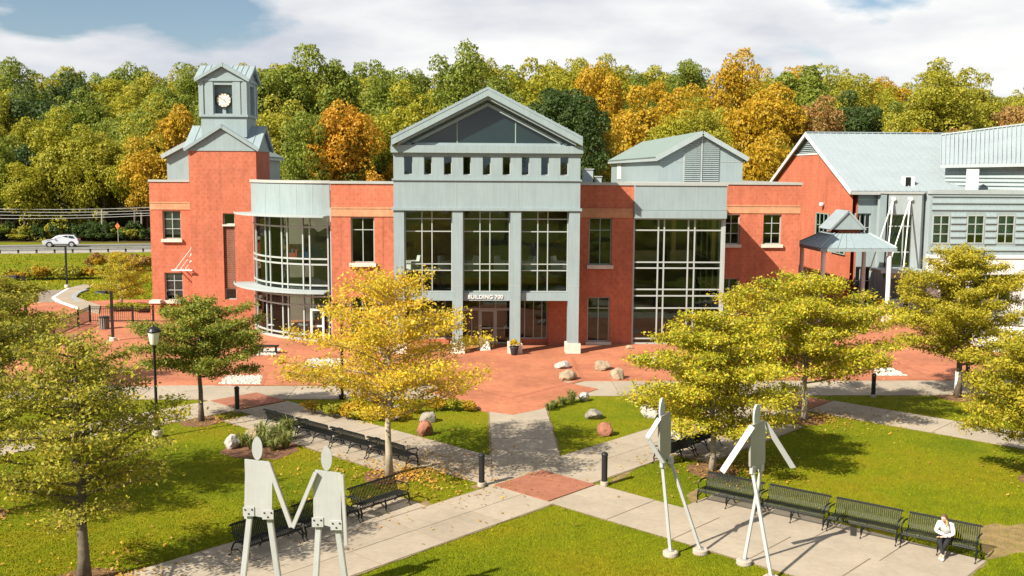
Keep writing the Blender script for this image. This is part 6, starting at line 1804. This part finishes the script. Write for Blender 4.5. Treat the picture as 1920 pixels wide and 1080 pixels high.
# ================================================================== people
M['skin'] = pmat('skin', (.55, .33, .24), .55, 0, .05); M['sweater'] = pmat('white_knit', (.74, .73, .72), .9, 0, .06, 8, .4, 60); M['trousers'] = pmat('black_trousers', (.014, .014, .017), .85)
M['hair_brown'] = pmat('brown_hair', (.10, .045, .025), .6, 0, .3, 20); M['hair_dark'] = pmat('dark_hair', (.03, .02, .015), .6, 0, .3, 20); M['shoe'] = pmat('white_trainer', (.70, .69, .67), .6)
M['shirt_pale'] = pmat('pale_shirt', (.60, .58, .54), .9); M['eye'] = pmat('eye_dark', (.02, .015, .012), .3); M['lip'] = pmat('lips', (.42, .14, .12), .5); M['hair_blond'] = pmat('blond_hair', (.42, .25, .10), .6, 0, .3, 20)
def skin_mesh(name, joints, edges, mat, parent, sub=1, extra=None):
    """one continuous surface grown over a skeleton: joints = {id: (pos, radius)}"""
    ids = list(joints); me = bpy.data.meshes.new(name)
    me.from_pydata([joints[i][0] for i in ids], [(ids.index(a_), ids.index(b_)) for a_, b_ in edges], [])
    o = bpy.data.objects.new(name, me); COL.objects.link(o)
    md = o.modifiers.new('s', 'SKIN'); md.use_smooth_shade = True
    for k, i in enumerate(ids):
        r = joints[i][1]; sv = me.skin_vertices[0].data[k]
        sv.radius = (r, r) if not hasattr(r, '__len__') else r
        sv.use_root = (k == 0)
    sb = o.modifiers.new('u', 'SUBSURF'); sb.levels = sub; sb.render_levels = sub
    bpy.context.view_layer.update()
    em = bpy.data.meshes.new_from_object(o.evaluated_get(bpy.context.evaluated_depsgraph_get()))
    bpy.data.objects.remove(o)
    if extra: 
        bm = bmesh.new(); bm.from_mesh(em)
        for x in extra:
            tmp = x.mesh('t', mat); bm.from_mesh(tmp); bpy.data.meshes.remove(tmp)
        bm.to_mesh(em); bm.free()
    em.materials.clear(); em.materials.append(mat)
    em.polygons.foreach_set('use_smooth', [True] * len(em.polygons)); em.name = name
    return link(name, em, parent, False)
def ellipsoid(c, r, rings=10, seg=14, f=None):
    mb = MB(); c = Vector(c)
    pts = []
    for i in range(rings + 1):
        th = math.pi * i / rings
        for j in range(seg):
            ph = 2 * math.pi * j / seg
            d = Vector((math.sin(th) * math.cos(ph), math.sin(th) * math.sin(ph), math.cos(th)))
            k = f(d) if f else 1
            mb.v.append(tuple(c + Vector((d.x * r[0], d.y * r[1], d.z * r[2])) * k))
    for i in range(rings):
        for j in range(seg):
            j2 = (j + 1) % seg
            mb.f.append((i * seg + j, i * seg + j2, (i + 1) * seg + j2, (i + 1) * seg + j)); mb.m.append(0)
    return mb
def rotm(mb, c, rot):
    c = Vector(c); mb.v = [tuple(c + rot @ (Vector(p_) - c)) for p_ in mb.v]; return mb
def seated_person(loc, rz, label, top, hairm, lean=.14, head_turn=.5, arms='lap', ponytail=True):
    """sits facing local -y on a 0.45 m seat; feet on z=0"""
    t = thing('person', label, 'person', loc, rz)
    hipz = .54; ch = Vector((0, -lean * .75, .98)); neck = Vector((0, -lean * 1.15, 1.10)); hd = Vector((0, -lean * 1.5, 1.245))
    kn = {s_: Vector((s_ * .10, -.50, .52)) for s_ in (-1, 1)}
    an = {-1: Vector((.06, -.60, .10)), 1: Vector((-.03, -.50, .10))}       # crossed ankles
    sh = {s_: Vector((s_ * .18, -lean * .9, 1.02)) for s_ in (-1, 1)}
    el = {s_: Vector((s_ * .26, -.24 - lean * .3, .76)) for s_ in (-1, 1)}
    wr = {-1: Vector((.05, -.42, .70)), 1: Vector((-.04, -.44, .64))}
    J = {'pel': ((0, 0, hipz), (.13, .11)), 'wst': ((0, -lean * .3, .74), (.11, .09)), 'chs': (tuple(ch), (.13, .10)), 'nck': (tuple(neck), .045), 'hd0': (tuple(hd - Vector((0, 0, .06))), .055)}
    Ed = [('pel', 'wst'), ('wst', 'chs'), ('chs', 'nck'), ('nck', 'hd0')]
    for s_, n_ in ((-1, 'l'), (1, 'r')):
        J.update({n_ + 'hip': ((s_ * .09, -.06, hipz - .02), .085), n_ + 'kn': (tuple(kn[s_]), .06), n_ + 'an': (tuple(an[s_]), .036), n_ + 'to': (tuple(an[s_] + Vector((0, -.13, -.06))), .03),
                  n_ + 'sh': (tuple(sh[s_]), .055), n_ + 'el': (tuple(el[s_]), .040), n_ + 'wr': (tuple(wr[s_]), .026), n_ + 'pm': (tuple(wr[s_] + Vector((-s_ * .07, -.03, -.01))), .032)})
        Ed += [('pel', n_ + 'hip'), (n_ + 'hip', n_ + 'kn'), (n_ + 'kn', n_ + 'an'), (n_ + 'an', n_ + 'to'), ('chs', n_ + 'sh'), (n_ + 'sh', n_ + 'el'), (n_ + 'el', n_ + 'wr'), (n_ + 'wr', n_ + 'pm')]
    rot = Matrix.Rotation(head_turn, 3, 'Z') @ Matrix.Rotation(.15, 3, 'X')
    def hf(d):
        k = 1.0
        if d.y < -.5 and d.z < -.3: k *= 1.0 + .05
        k *= 1 - .16 * max(0, -d.z - .25)
        k += .13 * math.exp(-((d.x / .16) ** 2 + ((d.z + .10) / .22) ** 2)) * (d.y < 0)
        return k
    ex = [rotm(ellipsoid(hd, (.075, .092, .115), 14, 20, hf), hd, rot)]
    for s_ in (-1, 1): ex.append(rotm(ellipsoid(hd + Vector((s_ * .076, .01, -.005)), (.012, .022, .032), 6, 8), hd, rot))
    for s_ in (-1, 1):
        pm = Vector(J[('l' if s_ < 0 else 'r') + 'pm'][0])
        for k, ln in enumerate((.062, .072, .068, .052)):
            b0 = pm + Vector((-s_ * .02, -.024 + k * .016, .01)); b1 = b0 + Vector((-s_ * ln * .6, -.004, -.008)); b2 = b1 + Vector((-s_ * ln * .35, 0, -.028))
            ex.append(MB().tube([b0, b1, b2], [.010, .009, .006], 6))
        ex.append(MB().tube([pm + Vector((s_ * .01, -.02, .01)), pm + Vector((-s_ * .02, -.05, .015)), pm + Vector((-s_ * .045, -.058, .005))], [.011, .010, .007], 6))
    body = skin_mesh('body', J, Ed, M['skin'], t, 1, ex)
    for s_ in (-1, 1): rotm(ellipsoid(hd + Vector((s_ * .030, -.086, .012)), (.013, .008, .008), 6, 8), hd, rot).build('eye', M['eye'], body, True)
    rotm(ellipsoid(hd + Vector((0, -.086, -.055)), (.024, .010, .008), 6, 10), hd, rot).build('mouth', M['lip'], body, True)
    # clothes
    Js = {'w': ((0, .0, .57), (.165, .145)), 'm': ((0, -lean * .3, .76), (.155, .13)), 'c': (tuple(ch), (.165, .135)), 'n': (tuple(neck - Vector((0, 0, .05))), .075)}
    Es = [('w', 'm'), ('m', 'c'), ('c', 'n')]
    for s_, n_ in ((-1, 'l'), (1, 'r')):
        Js.update({n_ + 's': (tuple(sh[s_]), .085), n_ + 'e': (tuple(el[s_]), .068), n_ + 'w': (tuple(wr[s_].lerp(el[s_], .12)), .048)})
        Es += [('c', n_ + 's'), (n_ + 's', n_ + 'e'), (n_ + 'e', n_ + 'w')]
    skin_mesh('sweater', Js, Es, M[top], t, 1)
    Jp = {'p': ((0, .02, hipz - .01), (.155, .125))}; Ep = []
    for s_, n_ in ((-1, 'l'), (1, 'r')):
        Jp.update({n_ + 'h': ((s_ * .10, -.08, hipz), .105), n_ + 'k': (tuple(kn[s_]), .078), n_ + 'a': (tuple(an[s_] + Vector((0, 0, .05))), .052)})
        Ep += [('p', n_ + 'h'), (n_ + 'h', n_ + 'k'), (n_ + 'k', n_ + 'a')]
    skin_mesh('trousers', Jp, Ep, M['trousers'], t, 1)
    for s_ in (-1, 1):
        a_ = an[s_]
        skin_mesh('shoe', {'h': (tuple(a_ + Vector((0, .03, -.055))), (.045, .045)), 'm': (tuple(a_ + Vector((0, -.07, -.06))), (.048, .04)), 't': (tuple(a_ + Vector((0, -.17, -.065))), (.042, .03))}, [('h', 'm'), ('m', 't')], M['shoe'], t, 1)
    def hairf(d): return 1.0 if (d.y > -.35 or d.z > .45) else .80
    rotm(ellipsoid(hd + Vector((0, .014, .016)), (.086, .098, .118), 12, 18, hairf), hd, rot).build('hair', M[hairm], t, True)
    if ponytail:
        p_ = hd + rot @ Vector((.075, -.01, -.02))
        skin_mesh('hair_lock', {'a': (tuple(p_), .03), 'b': (tuple(p_ + Vector((.035, -.01, -.11))), .042), 'c': (tuple(p_ + Vector((.02, -.04, -.22))), .022)}, [('a', 'b'), ('b', 'c')], M['hair_blond'], t, 1)
    return t
b = ROW_SE[3]; rz = b.rotation_euler.z
off = Matrix.Rotation(rz, 3, 'Z') @ Vector((.18, -.06, 0))
seated_person((b.location.x + off.x, b.location.y + off.y, .03), rz, 'person in white sweater and black trousers sitting hunched on the last bench', 'sweater', 'hair_brown', lean=.34, head_turn=-.35).scale = (.92, .92, .92)
b = ROW_NE[0]; rz2 = b.rotation_euler.z
off = Matrix.Rotation(rz2, 3, 'Z') @ Vector((-.35, -.06, 0))
seated_person((b.location.x + off.x, b.location.y + off.y, .03), rz2, 'person in pale top with dark hair sitting behind the striding figure', 'shirt_pale', 'hair_dark', lean=.12, head_turn=.6, ponytail=False)

# ================================================================== grass blades and fallen leaves
def inside(poly, X_, Y_):
    p_ = [(v[0], v[1]) for v in poly]; r = np.zeros(len(X_), bool); n = len(p_); j = n - 1
    for i in range(n):
        xi, yi = p_[i]; xj, yj = p_[j]
        c = ((yi > Y_) != (yj > Y_)) & (X_ < (xj - xi) * (Y_ - yi) / (yj - yi + 1e-12) + xi)
        r ^= c; j = i
    return r
rs = np.random.RandomState(5)
def scatter(n, y0, y1, margin=1.5):
    t_ = rs.uniform(0, 1, n); Yg = 1 / (1 / y0 + (1 / y1 - 1 / y0) * t_)
    half = Yg * (960 / FPX) * 1.06 + margin
    Xg = rs.uniform(-1, 1, n) * half + Yg * math.tan(-YAW)
    bad = np.zeros(n, bool)
    for p_ in KEEP_OUT: bad |= inside(p_, Xg, Yg)
    for p_ in SOIL: bad |= inside(p_, Xg, Yg) & (rs.uniform(0, 1, n) > .38)
    return Xg[~bad], Yg[~bad]
m, nt, p = newmat('grass_blades')
g = nd(nt, 'ShaderNodeNewGeometry')
rr_ = ramp(nt, g.outputs['Random Per Island'], [(0, (.12, .15, .004)), (.4, (.185, .20, .005)), (.8, (.25, .235, .008)), (1, (.30, .24, .02))])
na = noise(nt, .22, 6, .6); ra = ramp(nt, na.outputs['Fac'], [(.30, (.58, .78, .6)), (.5, (.92, 1, .9)), (.72, (1.0, .82, .8))])
nb_ = noise(nt, 1.3, 5, .65); rb = ramp(nt, nb_.outputs['Fac'], [(.3, (.72, .75, .65)), (.6, (1, 1, 1))])
col = mixc(nt, 1.0, mixc(nt, 1.0, rr_.outputs[0], ra.outputs[0], 'MULTIPLY'), rb.outputs[0], 'MULTIPLY')
nt.links.new(col, p.inputs['Base Color']); p.inputs['Roughness'].default_value = .8; p.inputs['Specular IOR Level'].default_value = .03
M['blade'] = m
def blades(n, y0, y1, h0, h1, w):
    Xg, Yg = scatter(n, y0, y1); k = len(Xg)
    a_ = rs.uniform(0, 6.28, k); w_ = w * rs.uniform(.7, 1.3, k); h_ = rs.uniform(h0, h1, k)
    dx, dy = np.cos(a_) * w_, np.sin(a_) * w_
    lx, ly = rs.normal(0, .5, k) * h_, rs.normal(0, .5, k) * h_
    V = np.stack([np.stack([Xg - dx, Yg - dy, np.zeros(k)], 1), np.stack([Xg + dx, Yg + dy, np.zeros(k)], 1), np.stack([Xg + dx * .3 + lx, Yg + dy * .3 + ly, h_], 1), np.stack([Xg - dx * .3 + lx, Yg - dy * .3 + ly, h_], 1)], 1)
    return V
V = blades(480000, 21.5, 52, .02, .045, .009)
o = link('lawn_grass', quads('lawn_grass', V, M['blade']))
tag(o, 'short mown grass covering the lawns between the paths', 'grass', kind='stuff')
V = blades(60000, 75, 128, .05, .13, .05)
o = link('verge_grass', quads('verge_grass', V, M['blade']))
tag(o, 'grass of the verge sloping up to the guard rail', 'grass', kind='stuff')
# fallen leaves: around the trees, thickest below the yellow one
LV = []
for i_, (n_, r_) in {3: (2600, 3.4), 4: (900, 2.6), 5: (900, 3.0), 0: (500, 2.6), 2: (400, 2.5), 6: (400, 2.6), 7: (400, 2.6), 1: (300, 3)}.items():
    c = TREES[i_]['loc']; a_ = rs.uniform(0, 6.28, n_); rad_ = r_ * np.abs(rs.normal(0, .75, n_))
    LV.append(np.stack([c[0] + rad_ * np.cos(a_) + .8, c[1] + rad_ * np.sin(a_) + .3, np.full(n_, .062) + rs.uniform(0, .01, n_)], 1))
C = np.concatenate(LV); Nn = rs.normal(size=C.shape) * .35 + np.array([0, 0, 1])
o = link('fallen_leaves', quads('fallen_leaves', leaf_quads(rs, C, Nn, .10, .6), leafmat('fallen_leaf', [(.50, .27, .03), (.42, .20, .03), (.30, .15, .04), (.55, .36, .05)], .1)))
tag(o, 'fallen yellow and brown leaves strewn on lawn and paths', 'leaves', kind='stuff')
